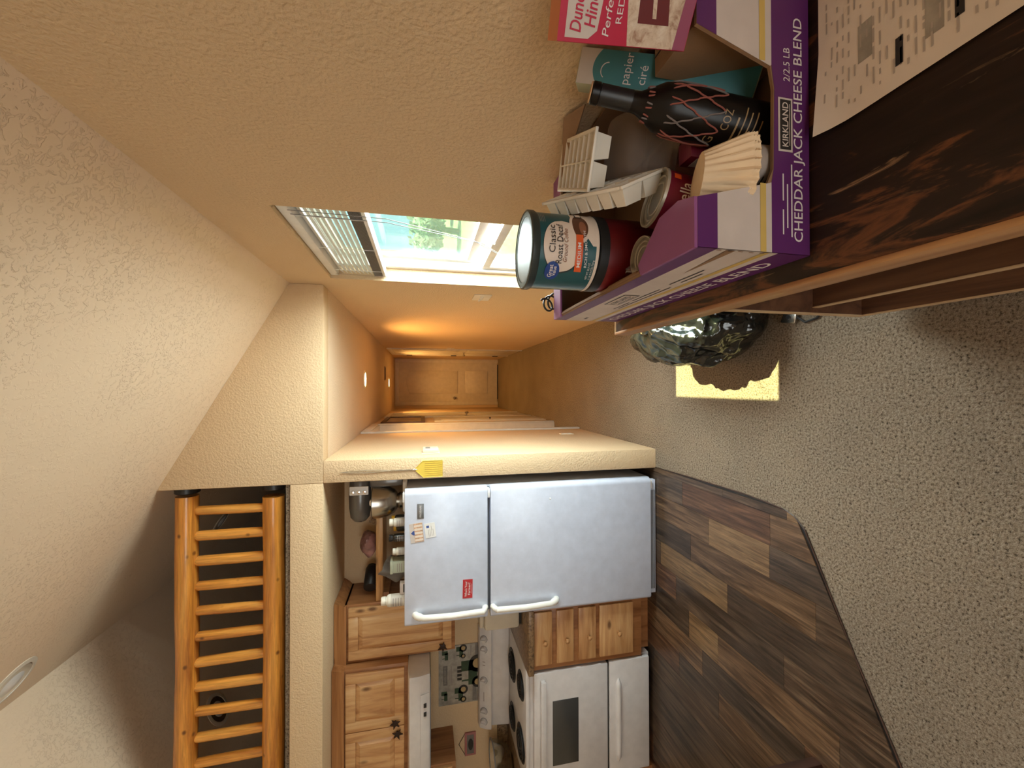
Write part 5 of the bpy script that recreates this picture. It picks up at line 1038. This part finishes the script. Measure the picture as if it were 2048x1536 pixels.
# clear clamshell tub with dark bits behind the trays
cm = thing('clear_tub', 'clear plastic clamshell tub between the bottle and the ice trays', 'tub', (0.468, 0.738, ZB), rot=Euler((0.06, 0.0, -0.35)))
MB().prism([(-0.055, -0.05), (0.055, -0.05), (0.055, 0.06), (-0.055, 0.06)], 'z', 0.002, 0.10).out('base', M['haze'], cm, bevel=0.018, segs=3); MB().prism([(-0.058, -0.054), (0.058, -0.054), (0.058, 0.063), (-0.058, 0.063)], 'z', 0.104, 0.20).out('lid', M['haze'], cm, bevel=0.02, segs=3)
MB().box(-0.062, 0.062, -0.058, 0.067, 0.100, 0.104).out('rim', M['clear'], cm, bevel=0.001); MB().box(-0.045, 0.045, -0.04, 0.05, 0.006, 0.06).out('contents', M['cakedark'], cm, bevel=0.01)
rb_ = thing('red_carton', 'small dark red carton low behind the coffee filters', 'box', (0.41, 0.64, ZB)); MB().box(0.392, 0.428, 0.62, 0.655, ZB, 1.125).out('body', M['maroon'], rb_, bevel=0.001); MB().box(0.3914, 0.392, 0.625, 0.65, 1.08, 1.11).out('print', M['whiteink'], rb_)
# dark cord coiled over the far rim
cd_ = MB().tube([(0.255 + 0.022 * math.cos(a * 0.9) - 0.001 * a, 1.165 + 0.012 * math.sin(a), 1.19 + 0.014 * math.sin(a * 0.9) + 0.002 * a) for a in [0.25 * k for k in range(60)]] , 0.003, 6).out('coiled_cord', M['black'], smooth=True); tag(cd_, 'thin black cord coiled over the far rim of the carton', 'cord')

# ------------------------------------------------------------------ bin liner on the carpet
bg_ = MB(); nu, nv = 220, 120; rnd = random.Random(3); ph_ = [rnd.uniform(0, 6.28) for _ in range(12)]
for j in range(nv + 1):
    t_ = j / nv
    for k in range(nu):
        a = 2 * PI * k / nu
        env = (math.sin(PI * min(1, (0.10 + t_ * 0.92)) ** 1.0)) ** 0.55 if t_ < 0.86 else None
        r = 0.5 * (1 - abs(2 * (t_ * 0.86 + 0.12) - 1) ** 2.6) ** 0.5 if t_ < 0.98 else 0.10
        fold = 0.07 * math.sin(7 * a + ph_[0] + 3 * t_) + 0.045 * math.sin(13 * a + ph_[1] - 5 * t_) + 0.035 * abs(math.sin(9 * a + ph_[2] + 6 * t_)) + 0.03 * math.sin(4 * a + 9 * t_ + ph_[3]) + 0.018 * math.sin(23 * a + 8 * t_)
        rr = r * (1 + fold * (0.25 + 0.9 * t_))
        x = 0.335 + rr * 0.43 * math.cos(a) ; y = 1.87 + rr * 0.68 * math.sin(a) + 0.05 * t_
        z = 0.004 + 0.47 * t_ + 0.012 * math.sin(5 * a + 4 * t_ + ph_[4]) * t_
        rg_ = mnoise.ridged_multi_fractal(Vector((x * 7, y * 5.5, z * 6)), 0.9, 2.1, 4, 1.0, 2.0) - 1.0
        k_ = 1 + 0.075 * rg_ * min(1, t_ * 4)
        x = 0.335 + (x - 0.335) * k_; y = 1.87 + (y - 1.87) * k_; z += 0.012 * rg_ * t_
        bg_.v.append(Vector((x, y, max(0.003, z))))
for j in range(nv):
    for k in range(nu): q2 = (k + 1) % nu; bg_.f.append((j * nu + k, j * nu + q2, (j + 1) * nu + q2, (j + 1) * nu + k))
bg_.f.append(tuple(range(nu - 1, -1, -1))); bg_.f.append(tuple(nv * nu + k for k in range(nu)))
bt = thing('bin_bag', 'full glossy black bin liner on the carpet beside the table', 'bin bag', (0.335, 1.87, 0))
bg_.out('sack', M['bag'], bt, smooth=True)
MB().tube([(0.335 + 0.06 * math.cos(a), 1.92 + 0.08 * math.sin(a), 0.468) for a in [2 * PI * k / 24 for k in range(25)]], 0.012, 8).out('tied_neck', M['bag'], bt, smooth=True)
# loose plug and clip by the bag
cp = thing('plug_adapter', 'grey metal clip with black cord lying at the foot of the bin liner', 'clip', (0.30, 1.50, 0))
MB().prism([(0.27, 1.47), (0.32, 1.46), (0.335, 1.52), (0.285, 1.545)], 'z', 0.004, 0.022).out('body', M['steel'], cp, bevel=0.004); MB().lathe([(0.010, 0.022), (0.010, 0.026)], (0.302, 1.50, 0), 14).out('pivot', M['black'], cp)
MB().tube([(0.30, 1.47, 0.014), (0.27, 1.43, 0.01), (0.28, 1.38, 0.008), (0.33, 1.33, 0.008), (0.40, 1.30, 0.008)], 0.005, 8).out('cord', M['black'], cp, smooth=True)
